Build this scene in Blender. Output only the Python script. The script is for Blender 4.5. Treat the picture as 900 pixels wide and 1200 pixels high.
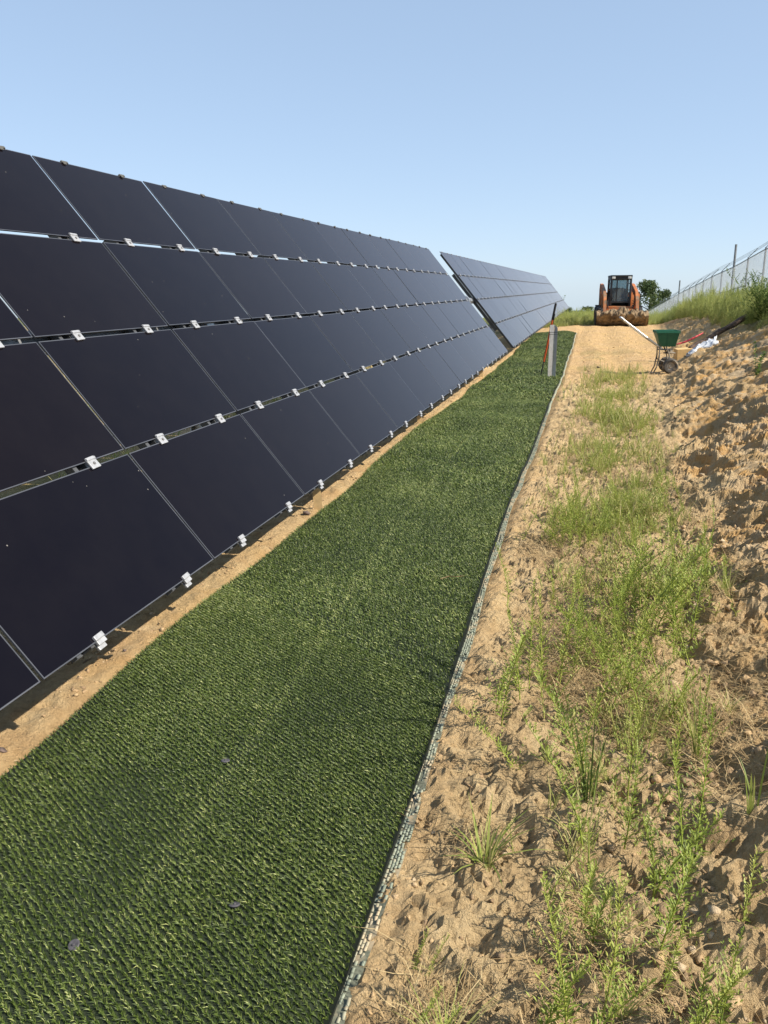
import bpy, bmesh, math, random
import numpy as np
from mathutils import Vector, Matrix, Euler

# ------------------------------------------------------------------ clear
for o in list(bpy.data.objects):
    bpy.data.objects.remove(o, do_unlink=True)
SC = bpy.context.scene
COL = SC.collection
R = math.radians
rng = np.random.default_rng(7)
random.seed(7)

# ------------------------------------------------------------------ camera
YAW, PITCH, ROLL, FPX = .252, .2696, -.009, 940.0
cd = bpy.data.cameras.new('camera')
cam = bpy.data.objects.new('camera', cd)
COL.objects.link(cam)
cy, sy = math.cos(YAW), math.sin(YAW)
fw0, rt0, up0 = Vector((-sy, cy, 0)), Vector((cy, sy, 0)), Vector((0, 0, 1))
fw = fw0 * math.cos(PITCH) - up0 * math.sin(PITCH)
upv = up0 * math.cos(PITCH) + fw0 * math.sin(PITCH)
rv = rt0 * math.cos(ROLL) + upv * math.sin(ROLL)
uv = upv * math.cos(ROLL) - rt0 * math.sin(ROLL)
m3 = Matrix((rv, uv, -fw)).transposed()
cam.matrix_world = Matrix.Translation((0, 0, 1.6)) @ m3.to_4x4()
cd.sensor_fit = 'VERTICAL'
cd.sensor_height = 24.0
cd.lens = 24.0 * FPX / 1200.0
cd.clip_start = .05
cd.clip_end = 6000
SC.camera = cam

# ------------------------------------------------------------------ sky, sun, exposure
SUN_EL, SUN_AZ = R(41.5), R(97)          # azimuth from +Y clockwise: sun stands over +X
W = bpy.data.worlds.new('World')
SC.world = W
W.use_nodes = True
nt = W.node_tree
bgn = nt.nodes['Background']
sky = nt.nodes.new('ShaderNodeTexSky')
sky.sky_type = 'NISHITA'
sky.sun_disc = False
sky.sun_elevation = SUN_EL
sky.sun_rotation = SUN_AZ
sky.altitude = 50
sky.air_density = .7
sky.dust_density = .3
sky.ozone_density = 3.0
# a hazy summer sky: the clear-air sky evened out by the same curve in every direction
gam = nt.nodes.new('ShaderNodeGamma')
gam.inputs[1].default_value = .365
tin = nt.nodes.new('ShaderNodeMix')
tin.data_type, tin.blend_type = 'RGBA', 'MULTIPLY'
tin.inputs[0].default_value = 1.0
tin.inputs[7].default_value = (2.15, 2.46, 2.82, 1)
nt.links.new(sky.outputs[0], gam.inputs[0])
nt.links.new(gam.outputs[0], tin.inputs[6])
nt.links.new(tin.outputs[2], bgn.inputs[0])
bgn.inputs[1].default_value = .10
sl = bpy.data.lights.new('sun', 'SUN')
sl.energy = 4.6
sl.angle = R(.53)
sl.color = (1.0, .93, .82)
sun = bpy.data.objects.new('sun', sl)
COL.objects.link(sun)
sd = Vector((math.sin(SUN_AZ) * math.cos(SUN_EL), math.cos(SUN_AZ) * math.cos(SUN_EL), math.sin(SUN_EL)))
sun.rotation_euler = sd.to_track_quat('Z', 'Y').to_euler()
SC.view_settings.view_transform = 'Standard'
SC.view_settings.look = 'None'
SC.view_settings.gamma = 1.0
SC.view_settings.exposure = 0.85
SC.render.engine = 'CYCLES'

# ------------------------------------------------------------------ numpy noise
def _h(ix, iy, s):
    n = (ix.astype(np.int64) * 374761393 + iy.astype(np.int64) * 668265263 + s * 974634777) & 0x7fffffff
    n = ((n ^ (n >> 13)) * 1274126177) & 0x7fffffff
    n = n ^ (n >> 16)
    return (n & 0xffff) / 65535.0
def vnoise(x, y, s=0):
    ix, iy = np.floor(x), np.floor(y)
    fx, fy = x - ix, y - iy
    fx = fx * fx * fx * (fx * (fx * 6 - 15) + 10)
    fy = fy * fy * fy * (fy * (fy * 6 - 15) + 10)
    a, b, c, d = _h(ix, iy, s), _h(ix + 1, iy, s), _h(ix, iy + 1, s), _h(ix + 1, iy + 1, s)
    return (a + (b - a) * fx) * (1 - fy) + (c + (d - c) * fx) * fy
def fbm(x, y, o=4, s=0, g=.5):
    t, a, n = 0, 1.0, 0
    for i in range(o):
        t = t + a * (vnoise(x, y, s + i * 17) * 2 - 1)
        n += a
        a *= g
        x, y = x * 2.03 + 11.3, y * 2.03 - 7.7
    return t / n
def worley(x, y, s=0):
    ix, iy = np.floor(x), np.floor(y)
    d1 = np.full(x.shape, 9.0)
    d2 = np.full(x.shape, 9.0)
    idv = np.zeros(x.shape)
    for i in (-1, 0, 1):
        for j in (-1, 0, 1):
            cx, cy_ = ix + i, iy + j
            px, py = cx + _h(cx, cy_, s), cy_ + _h(cx, cy_, s + 5)
            d = (px - x) ** 2 + (py - y) ** 2
            m = d < d1
            d2 = np.where(m, d1, np.minimum(d2, d))
            idv = np.where(m, _h(cx, cy_, s + 9), idv)
            d1 = np.where(m, d, d1)
    return np.sqrt(d1), np.sqrt(d2), idv
def sst(a, b, x):
    t = np.clip((x - a) / (b - a), 0, 1)
    return t * t * (3 - 2 * t)
def splus(x, k=2.0):
    return np.where(x > 30, x, np.log1p(np.exp(np.minimum(x, 30) * k)) / k)

# ------------------------------------------------------------------ the lie of the land
def foot(Y):
    return np.interp(Y, [0, 1.5, 3.3, 6, 9, 12.4, 18, 24, 30, 45], [.42, .46, .56, .78, .92, 1.12, 1.7, 2.25, 2.7, 3.2])
def ground_base(X, Y):
    X = np.asarray(X, float)
    Y = np.asarray(Y, float)
    z = .27 * sst(16, 31, Y) * sst(-3.2, -.4, X) + .1 * sst(18, 31, Y) * (1 - sst(-3.2, -.4, X))
    kx = .034 + (.055 - .034) * sst(-1, 4, X)
    z = z - kx * splus(np.minimum(Y, 90) - 34, .35) - .033 * np.maximum(Y - 90, 0)
    hb = np.interp(Y, [-8, 18, 22, 26, 30, 36, 45], [1.3, 1.2, .95, .7, .55, .4, .3])
    s = np.interp(Y, [0, 6, 18], [.34, .46, .62])
    d = splus(X - foot(Y), 5.0)
    z = z + hb * np.tanh(s * d / hb)
    z = z + .018 * fbm(X * .55 + 3, Y * .4, 2, 40) * (1 - sst(60, 90, Y))
    return z
def matL(Y):
    return -1.895 + .016 * np.sin(Y * 1.3) + .012 * np.sin(Y * 3.1 + 1) + .05 * fbm(Y * .5, Y * 0 + 2.2, 2, 71)
def matR(Y):
    return -.50 - .05 * sst(2, 7, Y) + .012 * np.sin(Y * .9)
def ground_z(X, Y):
    X = np.asarray(X, float)
    Y = np.asarray(Y, float)
    z = ground_base(X, Y)
    inmat = sst(-2.0, -1.88, X) * (1 - sst(-.56, -.44, X)) * (1 - sst(27.3, 27.9, Y))
    strip = 1 - sst(-1.95, -1.8, X)
    bank = sst(-.28, .3, X - foot(Y) + .2 * fbm(X * 1.2, Y * .8, 2, 17))
    path = np.clip(1 - inmat - strip - bank, 0, 1)
    near = 1 - sst(25, 45, Y)
    # slumped, crumbly clay: broken ledges, cracked blocks, crumbs
    wx = X + .22 * fbm(X * 2.2, Y * 2.2, 4, 3) + .05 * fbm(X * 9, Y * 9, 3, 6)
    wy = Y + .22 * fbm(X * 2.2 + 9, Y * 2.2, 4, 4) + .05 * fbm(X * 9 + 4, Y * 9, 3, 7)
    a1, b1, i1 = worley(wx * 2.6, wy * 2.0, 1)
    a2, b2, i2 = worley(wx * 7, wy * 6, 2)
    a3, b3, i3 = worley(wx * 19 + .3 * fbm(X * 30, Y * 30, 2, 8), wy * 17, 3)
    n1 = fbm(X * 1.1, Y * .8, 4, 11)
    n2 = fbm(X * 5, Y * 4.6, 5, 12, .6)
    n3 = fbm(X * 26, Y * 26, 3, 13, .6)
    t = fbm(X * 1.3 + .5 * Y, Y * .9, 5, 15, .58) * 3.2
    fr = t - np.floor(t)
    led = (np.floor(t) + sst(.0, .40, fr)) / 3.2              # ledges with ragged scarps
    blocky = sst(-.25, .25, fbm(X * .9 + 7, Y * .6, 3, 16))
    n4 = fbm(X * 11, Y * 10, 5, 18, .62)
    rid = 1 - 2 * np.abs(fbm(X * 1.5 + .8 * Y, Y * 1.0 - .4 * X, 5, 19, .55))
    soft = fbm(X * .8, Y * .5, 3, 20)
    fz = 1 - .5 * sst(5, 11, Y)
    cl = (.09 * n1 + .19 * led + .06 * rid - .04 + .022 * fz * blocky * (i1 - .2) * sst(.02, .3, b1 - a1) +   .012 * fz * (i2 - .3) * sst(.02, .25, b2 - a2)
          + .012 * i3 * sst(.02, .14, b3 - a3) + .045 * fz * n2 * (.6 + soft) + .036 * n4 * (1 - .35 * sst(5, 10, Y)) * (.9 + 1.2 * soft) + .009 * n3)
    z = z + bank * near * (cl - .02) * (1.1 + .05 * sst(2, 9, Y))
    lump = .034 * n2 + .014 * blocky * i2 * sst(.02, .2, b2 - a2) + .011 * i3 * sst(.02, .15, b3 - a3) + .011 * n3 + .034 * n4 + .03 * (led - .2) * sst(-.2, .3, n1)
    weedy = sst(-.52, -.34, X) * (1 - sst(14, 17, Y))
    z = z + path * near * (lump * (.48 + .92 * weedy) + .03 * weedy * n1 - .01 + .016 * sst(14, 17, Y) * np.sin(X * 7.5 + .5 * fbm(X * .4, Y * .2, 2, 23) * 6) * sst(-.5, 0, X + .4))
    z = z + strip * near * (.028 * n2 + .010 * i3 * sst(.03, .2, b3 - a3) * sst(-.3, .2, n2) + .020 * n4 + .008 * n3 + .03 * n1 * sst(2.3, 4, -X))
    z = z - .05 * inmat
    far = sst(45, 80, Y) + sst(6, 14, np.abs(X))
    z = z + np.minimum(far, 1) * .06 * fbm(X * .25, Y * .25, 3, 21)
    return z

# ------------------------------------------------------------------ mesh helpers
def mesh_np(name, V, F, mat=None, parent=None, smooth=False, attrs=None, fm=None):
    V = np.ascontiguousarray(V, np.float32)
    F = np.ascontiguousarray(F, np.int32)
    k = F.shape[1]
    me = bpy.data.meshes.new(name)
    me.vertices.add(len(V))
    me.vertices.foreach_set('co', V.ravel())
    me.loops.add(F.size)
    me.loops.foreach_set('vertex_index', F.ravel())
    me.polygons.add(len(F))
    me.polygons.foreach_set('loop_start', np.arange(0, F.size, k, dtype=np.int32))
    if smooth:
        me.polygons.foreach_set('use_smooth', np.ones(len(F), bool))
    if fm is not None:
        me.polygons.foreach_set('material_index', np.ascontiguousarray(fm, np.int32))
    for an, av in (attrs or {}).items():
        at = me.attributes.new(an, 'FLOAT', 'POINT')
        at.data.foreach_set('value', np.ascontiguousarray(av, np.float32))
    me.update(calc_edges=True)
    me.validate()
    for mm in (mat if isinstance(mat, (list, tuple)) else [mat]):
        if mm:
            me.materials.append(mm)
    o = bpy.data.objects.new(name, me)
    COL.objects.link(o)
    if parent:
        o.parent = parent
    return o

class MB:
    def __init__(s):
        s.v, s.f, s.m, s.mi = [], [], [], 0
    def add(s, V, F):
        b = len(s.v)
        s.v += [tuple(p) for p in V]
        s.f += [tuple(i + b for i in q) for q in F]
        s.m += [s.mi] * len(F)
        return s
    def box(s, c, sz, rot=None, bev=0.0):
        hx, hy, hz = sz[0] / 2, sz[1] / 2, sz[2] / 2
        M = (Euler(rot).to_matrix() if rot is not None and not isinstance(rot, Matrix) else rot) or Matrix.Identity(3)
        c = Vector(c)
        if bev <= 0:
            P = [(x * hx, y * hy, z * hz) for z in (-1, 1) for y in (-1, 1) for x in (-1, 1)]
            F = [(0, 2, 3, 1), (4, 5, 7, 6), (0, 1, 5, 4), (2, 6, 7, 3), (0, 4, 6, 2), (1, 3, 7, 5)]
            return s.add([c + M @ Vector(p) for p in P], F)
        bm = bmesh.new()
        bmesh.ops.create_cube(bm, size=1)
        for v in bm.verts:
            v.co = Vector((v.co.x * sz[0], v.co.y * sz[1], v.co.z * sz[2]))
        bmesh.ops.bevel(bm, geom=list(bm.edges), offset=bev, segments=2, affect='EDGES', profile=.6)
        bm.verts.index_update()
        s.add([c + M @ v.co for v in bm.verts], [[v.index for v in f.verts] for f in bm.faces])
        bm.free()
        return s
    def tube(s, pts, r, n=8, cap=True):
        pts = [Vector(p) for p in pts]
        rs = r if isinstance(r, (list, tuple)) else [r] * len(pts)
        V, F = [], []
        prev = None
        for i, p in enumerate(pts):
            t = (pts[min(i + 1, len(pts) - 1)] - pts[max(i - 1, 0)]).normalized()
            if prev is None:
                a = t.cross(Vector((0, 0, 1)))
                if a.length < 1e-3:
                    a = t.cross(Vector((1, 0, 0)))
            else:
                a = prev - t * prev.dot(t)
            a.normalize()
            prev = a
            b = t.cross(a)
            for k in range(n):
                an = 2 * math.pi * k / n
                V.append(p + (a * math.cos(an) + b * math.sin(an)) * rs[i])
        for i in range(len(pts) - 1):
            for k in range(n):
                k2 = (k + 1) % n
                F.append((i * n + k, i * n + k2, (i + 1) * n + k2, (i + 1) * n + k))
        if cap:
            F.append(tuple(reversed(range(n))))
            F.append(tuple(range((len(pts) - 1) * n, len(pts) * n)))
        return s.add(V, F)
    def prism(s, poly, a0, a1, axis='y'):
        n = len(poly)
        def P(p, a):
            return {'y': (p[0], a, p[1]), 'x': (a, p[0], p[1]), 'z': (p[0], p[1], a)}[axis]
        V = [P(p, a0) for p in poly] + [P(p, a1) for p in poly]
        F = [tuple(range(n)), tuple(reversed(range(n, 2 * n)))] + [(i, i + n, (i + 1) % n + n, (i + 1) % n) for i in range(n)]
        return s.add(V, F)
    def lathe(s, prof, c=(0, 0, 0), axis='z', n=24):
        V, F = [], []
        for (r, h) in prof:
            for k in range(n):
                a = 2 * math.pi * k / n
                u, v = r * math.cos(a), r * math.sin(a)
                p = {'z': (u, v, h), 'y': (u, h, v), 'x': (h, u, v)}[axis]
                V.append((p[0] + c[0], p[1] + c[1], p[2] + c[2]))
        for i in range(len(prof) - 1):
            for k in range(n):
                F.append((i * n + k, i * n + (k + 1) % n, (i + 1) * n + (k + 1) % n, (i + 1) * n + k))
        return s.add(V, F)
    def mesh(s, name, mat, smooth=None):
        me = bpy.data.meshes.new(name)
        me.from_pydata(s.v, [], s.f)
        for mm in (mat if isinstance(mat, (list, tuple)) else [mat]):
            me.materials.append(mm)
        me.polygons.foreach_set('material_index', s.m)
        bm = bmesh.new()
        bm.from_mesh(me)
        bmesh.ops.recalc_face_normals(bm, faces=bm.faces)
        bm.to_mesh(me)
        bm.free()
        if smooth:
            me.polygons.foreach_set('use_smooth', [True] * len(me.polygons))
            me.set_sharp_from_angle(angle=R(smooth))
        return me
    def build(s, name, mat, parent=None, smooth=None):
        return link(name, s.mesh(name, mat, smooth), parent)

def link(name, me, parent=None):
    o = bpy.data.objects.new(name, me)
    COL.objects.link(o)
    if parent:
        o.parent = parent
    return o
def empty(name, loc=(0, 0, 0), rz=0.0):
    o = bpy.data.objects.new(name, None)
    COL.objects.link(o)
    o.location = loc
    o.rotation_euler = (0, 0, rz)
    o.empty_display_size = .1
    return o
def tag(o, label=None, cat=None, group=None, kind=None):
    if label: o['label'] = label
    if cat: o['category'] = cat
    if group: o['group'] = group
    if kind: o['kind'] = kind
    return o

# ------------------------------------------------------------------ materials
def mat_new(name):
    m = bpy.data.materials.new(name)
    m.use_nodes = True
    n = m.node_tree
    return m, n, n.nodes['Principled BSDF']
def nd(n, t, **kw):
    x = n.nodes.new(t)
    for k, v in kw.items():
        setattr(x, k, v)
    return x
def noise(n, scale, detail=4, rough=.55, vec=None):
    x = nd(n, 'ShaderNodeTexNoise')
    x.inputs['Scale'].default_value = scale
    x.inputs['Detail'].default_value = detail
    x.inputs['Roughness'].default_value = rough
    if vec is not None:
        n.links.new(vec, x.inputs['Vector'])
    return x.outputs[0]
def ramp(n, fac, stops):
    x = nd(n, 'ShaderNodeValToRGB')
    e = x.color_ramp.elements
    while len(e) < len(stops):
        e.new(.5)
    for i, (p, c) in enumerate(stops):
        e[i].position = p
        e[i].color = (*c, 1) if len(c) == 3 else c
    n.links.new(fac, x.inputs[0])
    return x.outputs[0]
def mix(n, fac, a, b, mode='MIX'):
    x = nd(n, 'ShaderNodeMix', data_type='RGBA', blend_type=mode)
    for s, v in ((0, fac), (6, a), (7, b)):
        if hasattr(v, 'links'):
            n.links.new(v, x.inputs[s])
        elif isinstance(v, (tuple, list)):
            x.inputs[s].default_value = (*v, 1)
        else:
            x.inputs[s].default_value = v
    return x.outputs[2]
def bump(n, h, strength, dist, bs):
    x = nd(n, 'ShaderNodeBump')
    x.inputs['Strength'].default_value = strength
    x.inputs['Distance'].default_value = dist
    n.links.new(h, x.inputs['Height'])
    n.links.new(x.outputs[0], bs.inputs['Normal'])
    return x
def objco(n):
    return nd(n, 'ShaderNodeTexCoord').outputs['Object']

def simple(name, col, rough=.6, metal=0.0, var=.15, scale=20.0, bmp=.0, dirt=None, spec=.5):
    m, n, b = mat_new(name)
    co = objco(n)
    f = noise(n, scale, 5, .6, co)
    c = ramp(n, f, [(.3, tuple(x * (1 - var) for x in col)), (.7, tuple(min(1, x * (1 + var)) for x in col))])
    if dirt:
        f2 = noise(n, dirt[1], 4, .65, co)
        c = mix(n, ramp(n, f2, [(dirt[2], (0, 0, 0)), (dirt[2] + .15, (1, 1, 1))]), c, dirt[0])
    n.links.new(c, b.inputs['Base Color'])
    b.inputs['Roughness'].default_value = rough
    b.inputs['Metallic'].default_value = metal
    b.inputs['Specular IOR Level'].default_value = spec
    if bmp:
        bump(n, f, .6, bmp, b)
    return m

# soil, coloured by the zone of ground it lies in (dry sand, clay bank, meadow far off)
def soil_mat():
    m, n, b = mat_new('soil')
    co = objco(n)
    at = nd(n, 'ShaderNodeAttribute', attribute_name='bank').outputs['Fac']
    me_ = nd(n, 'ShaderNodeAttribute', attribute_name='meadow').outputs['Fac']
    wd = nd(n, 'ShaderNodeAttribute', attribute_name='weedy').outputs['Fac']
    n1 = noise(n, .9, 5, .6, co)
    n2 = noise(n, 6, 6, .65, co)
    n3 = noise(n, 55, 5, .7, co)
    n4 = noise(n, 260, 3, .7, co)
    sand = ramp(n, n2, [(.25, (.44, .275, .13)), (.45, (.56, .37, .185)), (.62, (.62, .44, .235)), (.78, (.66, .50, .31))])
    sand = mix(n, ramp(n, n1, [(.42, (0, 0, 0)), (.62, (.7, .7, .7))]), sand, (.60, .41, .185))
    clay = ramp(n, n1, [(.30, (.36, .265, .175)), (.42, (.56, .39, .195)), (.52, (.63, .37, .135)), (.60, (.52, .39, .24)), (.72, (.34, .265, .19))])
    clay = mix(n, ramp(n, n2, [(.46, (0, 0, 0)), (.60, (.9, .9, .9))]), clay, (.60, .46, .28))
    pale = ramp(n, n2, [(.35, (.49, .35, .185)), (.65, (.66, .50, .28))])
    c = mix(n, wd, sand, pale)
    c = mix(n, at, c, clay)
    g = ramp(n, n2, [(.3, (.10, .13, .035)), (.6, (.20, .21, .07)), (.8, (.30, .25, .12))])
    c = mix(n, me_, c, g)
    c = mix(n, .55, c, ramp(n, n3, [(.25, (.55, .53, .50)), (.7, (1.12, 1.1, 1.08))]), 'MULTIPLY')
    c = mix(n, .35, c, ramp(n, n4, [(.3, (.6, .58, .55)), (.65, (1.12, 1.1, 1.08))]), 'MULTIPLY')
    n.links.new(c, b.inputs['Base Color'])
    b.inputs['Roughness'].default_value = .95
    b.inputs['Specular IOR Level'].default_value = .15
    ad = nd(n, 'ShaderNodeMath', operation='ADD')
    ad2 = nd(n, 'ShaderNodeMath', operation='MULTIPLY')
    ad2.inputs[1].default_value = .4
    n.links.new(n4, ad2.inputs[0])
    n.links.new(n3, ad.inputs[0])
    n.links.new(ad2.outputs[0], ad.inputs[1])
    bump(n, ad.outputs[0], .95, .032, b)
    return m
M_soil = soil_mat()

def clod_mat():
    m, n, b = mat_new('clod_earth')
    co = objco(n)
    v = nd(n, 'ShaderNodeAttribute', attribute_name='var').outputs['Fac']
    c = ramp(n, v, [(0, (.30, .21, .125)), (.35, (.45, .31, .175)), (.7, (.52, .36, .19)), (1, (.56, .44, .29))])
    n3 = noise(n, 70, 5, .7, co)
    c = mix(n, .6, c, ramp(n, n3, [(.25, (.55, .53, .50)), (.7, (1.12, 1.1, 1.08))]), 'MULTIPLY')
    n.links.new(c, b.inputs['Base Color'])
    b.inputs['Roughness'].default_value = .95
    b.inputs['Specular IOR Level'].default_value = .15
    bump(n, n3, .8, .015, b)
    return m
M_clod = clod_mat()

def leaf_mat(name, stops, rough=.5, transl=.35, attr='var'):
    m, n, b = mat_new(name)
    v = nd(n, 'ShaderNodeAttribute', attribute_name=attr).outputs['Fac']
    oi = nd(n, 'ShaderNodeObjectInfo').outputs['Random']
    ma = nd(n, 'ShaderNodeMath', operation='MULTIPLY_ADD')
    ma.inputs[1].default_value = .3
    n.links.new(oi, ma.inputs[0])
    mb = nd(n, 'ShaderNodeMath', operation='MULTIPLY')
    mb.inputs[1].default_value = .8
    n.links.new(v, mb.inputs[0])
    n.links.new(mb.outputs[0], ma.inputs[2])
    c = ramp(n, ma.outputs[0], stops)
    n.links.new(c, b.inputs['Base Color'])
    b.inputs['Roughness'].default_value = rough
    b.inputs['Specular IOR Level'].default_value = .3
    tr = nd(n, 'ShaderNodeBsdfTranslucent')
    n.links.new(c, tr.inputs[0])
    ms = nd(n, 'ShaderNodeMixShader')
    ms.inputs[0].default_value = transl
    out = n.nodes['Material Output']
    n.links.new(b.outputs[0], ms.inputs[1])
    n.links.new(tr.outputs[0], ms.inputs[2])
    n.links.new(ms.outputs[0], out.inputs[0])
    return m
M_weed = leaf_mat('weed_leaf', [(0, (.12, .165, .03)), (.4, (.265, .33, .055)), (.75, (.39, .42, .09)), (1, (.48, .40, .17))])
M_tallweed = leaf_mat('tall_weed_leaf', [(0, (.16, .20, .05)), (.35, (.32, .37, .10)), (.7, (.47, .48, .17)), (1, (.56, .50, .25))], .5, .42)
M_grass = leaf_mat('grass_blade', [(0, (.13, .175, .035)), (.35, (.27, .32, .065)), (.65, (.40, .41, .12)), (1, (.52, .42, .21))])
M_dry = leaf_mat('dry_straw', [(0, (.16, .10, .045)), (.5, (.38, .26, .12)), (1, (.56, .43, .22))], .7, .15)
M_treeleaf = leaf_mat('tree_leaf', [(0, (.035, .06, .02)), (.5, (.07, .105, .035)), (1, (.14, .16, .06))], .5, .25)
M_darkweed = leaf_mat('dark_weed_leaf', [(0, (.06, .10, .025)), (.5, (.11, .17, .04)), (1, (.18, .23, .06))], .5, .3)
M_bark = simple('bark', (.14, .10, .07), .9, var=.35, scale=30, bmp=.01)

def turf_mat():
    m, n, b = mat_new('turf_blade')
    v = nd(n, 'ShaderNodeAttribute', attribute_name='var').outputs['Fac']
    c = ramp(n, v, [(0, (.022, .038, .006)), (.5, (.061, .092, .014)), (.82, (.132, .168, .036)), (1, (.29, .31, .11))])
    n.links.new(c, b.inputs['Base Color'])
    b.inputs['Roughness'].default_value = .5
    b.inputs['Specular IOR Level'].default_value = .28
    return m
M_turf = turf_mat()
M_backing = simple('turf_backing', (.014, .022, .006), .9, var=.4, scale=300)
M_net = simple('edge_netting', (.225, .245, .18), .8, var=.35, scale=60, dirt=((.42, .33, .21), 8, .50), spec=.2)
M_seam = simple('seam_thread', (.22, .27, .15), .6, var=.3, scale=80)

def panel_mat():
    m, n, b = mat_new('thin_film_glass')
    co = objco(n)
    oi = nd(n, 'ShaderNodeObjectInfo').outputs['Random']
    off = nd(n, 'ShaderNodeVectorMath', operation='ADD')
    sc_ = nd(n, 'ShaderNodeMath', operation='MULTIPLY')
    sc_.inputs[1].default_value = 31.0
    n.links.new(oi, sc_.inputs[0])
    n.links.new(co, off.inputs[0])
    n.links.new(sc_.outputs[0], off.inputs[1])
    vec = off.outputs[0]
    base = ramp(n, oi, [(0, (.0026, .0024, .0050)), (.5, (.0032, .0026, .0048)), (1, (.0040, .0030, .0048))])
    dust = ramp(n, noise(n, 5, 5, .6, vec), [(.35, (0, 0, 0)), (.8, (1, 1, 1))])
    c = mix(n, .002, base, (.42, .36, .30))
    dm = nd(n, 'ShaderNodeMath', operation='MULTIPLY')
    dm.inputs[1].default_value = .004
    n.links.new(dust, dm.inputs[0])
    c = mix(n, dm.outputs[0], c, (.42, .36, .30))
    vo = nd(n, 'ShaderNodeTexVoronoi')
    vo.inputs['Scale'].default_value = 14
    n.links.new(vec, vo.inputs['Vector'])
    sp = ramp(n, vo.outputs['Distance'], [(.0, (1, 1, 1)), (.035, (1, 1, 1)), (.05, (0, 0, 0))])
    sel = ramp(n, noise(n, 9, 1, .5, vec), [(.56, (0, 0, 0)), (.6, (.55, .55, .55))])
    sm = nd(n, 'ShaderNodeMath', operation='MULTIPLY')
    n.links.new(sp, sm.inputs[0])
    n.links.new(sel, sm.inputs[1])
    c = mix(n, sm.outputs[0], c, (.30, .28, .25))
    n.links.new(c, b.inputs['Base Color'])
    b.inputs['Roughness'].default_value = .6
    b.inputs['Specular IOR Level'].default_value = 0
    b.inputs['Sheen Weight'].default_value = .30
    b.inputs['Sheen Roughness'].default_value = .22
    b.inputs['Sheen Tint'].default_value = (1, .88, .82, 1)
    rr = ramp(n, noise(n, 3, 3, .5, vec), [(.3, (.10, .10, .10)), (.7, (.16, .16, .16))])
    gl = nd(n, 'ShaderNodeBsdfGlossy')
    gl.inputs[0].default_value = (.96, .86, .83, 1)
    n.links.new(rr, gl.inputs['Roughness'])
    fr = nd(n, 'ShaderNodeFresnel')
    fr.inputs[0].default_value = 1.215
    ms = nd(n, 'ShaderNodeMixShader')
    n.links.new(fr.outputs[0], ms.inputs[0])
    n.links.new(b.outputs[0], ms.inputs[1])
    n.links.new(gl.outputs[0], ms.inputs[2])
    n.links.new(ms.outputs[0], n.nodes['Material Output'].inputs[0])
    return m
M_panel = panel_mat()
M_gedge = simple('glass_edge', (.06, .062, .07), .35, var=.3, scale=3)
M_pback = simple('panel_back', (.05, .05, .055), .5, var=.1)
M_galv = simple('galvanised_steel', (.44, .45, .46), .42, .75, .18, 14)
M_rail = simple('rail_steel', (.09, .092, .095), .5, .5, .3, 10)
M_clip = simple('clip_aluminium', (.37, .37, .37), .45, .35, .2, 60, dirt=((.30, .28, .25), 45, .62))
M_black = simple('black_rubber', (.018, .018, .018), .6, 0, .3, 30)
M_wood = simple('sawn_wood', (.52, .36, .17), .8, 0, .2, 18, .002)
M_steel = simple('dull_steel', (.30, .30, .30), .45, .8, .2, 20)

# ------------------------------------------------------------------ ground
def grow(a, b, s0, g):
    r = [a]
    s = s0
    while r[-1] < b:
        r.append(r[-1] + s)
        s = max(s0, s * g)
    return r
xs = np.concatenate([-np.array(grow(8, 900, 1.0, 1.25))[::-1], np.arange(-7.5, -2.7, .16), np.arange(-2.65, -1.75, .016),
                     np.arange(-1.73, -.62, .12), np.arange(-.6, 1.7, .0125), np.arange(1.7, 4.6, .021), np.arange(4.6, 8, .2), np.array(grow(8.1, 900, .5, 1.25))])
ysl = [.8]
while ysl[-1] < 46:
    ysl.append(ysl[-1] + max(.0125, ysl[-1] * .0039))
ys = np.concatenate([-np.array(grow(6, 60, 2, 1.5))[::-1], np.arange(-5.5, .75, .22), np.array(ysl), np.array(grow(46.5, 2600, .6, 1.07))])
GX, GY = np.meshgrid(xs, ys)
GZ = ground_z(GX, GY)
nx, ny = len(xs), len(ys)
idx = np.arange(nx * ny).reshape(ny, nx)
Fq = np.stack([idx[:-1, :-1], idx[:-1, 1:], idx[1:, 1:], idx[1:, :-1]], -1).reshape(-1, 4)
dft = GX - foot(GY)
a_bank = sst(-.15, .45, dft + .25 * fbm(GX * 2, GY * 1.5, 3, 31)) * (1 - sst(24, 32, GY))
a_mead = np.clip(sst(34, 44, GY + 4 * fbm(GX * .4, GY * .4, 3, 33)) + sst(-.3, .4, fbm(GX * .6, GY * .5, 3, 34) + .25 * (GX < -4)) * (GX < -3.2) * .7
                 + sst(1.0, 1.7, dft) * sst(15, 19, GY) * .8 + .35 * sst(.05, .5, fbm(GX * 1.2, GY * .7, 3, 36)) * (1 - sst(-1, -.4, dft)) * (GX > -.3) * sst(15.5, 17, GY) * (1 - sst(20, 23, GY)), 0, 1)
rough_f = ((np.maximum(a_bank, sst(-.6, -.4, GX)) * (1 - sst(7.5, 10, GY + .8 * fbm(GX * 3, GY * 3, 2, 38))))[:-1, :-1] < .5).ravel()
a_weed = np.maximum(sst(-.62, -.3, GX) * (1 - sst(13, 17, GY)) * (1 - a_bank), .65 * (GX < -1.75) * sst(-.5, .4, fbm(GX * 2, GY * 2, 3, 37)))
ground = mesh_np('ground', np.stack([GX, GY, GZ], -1).reshape(-1, 3), Fq, M_soil, smooth=True,
                 attrs={'bank': a_bank.ravel(), 'meadow': a_mead.ravel(), 'weedy': a_weed.ravel()})
ground.data.polygons.foreach_set('use_smooth', rough_f)
tag(ground, 'bare sandy earth rising into a rough clay bank', None, None, 'structure')

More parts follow.
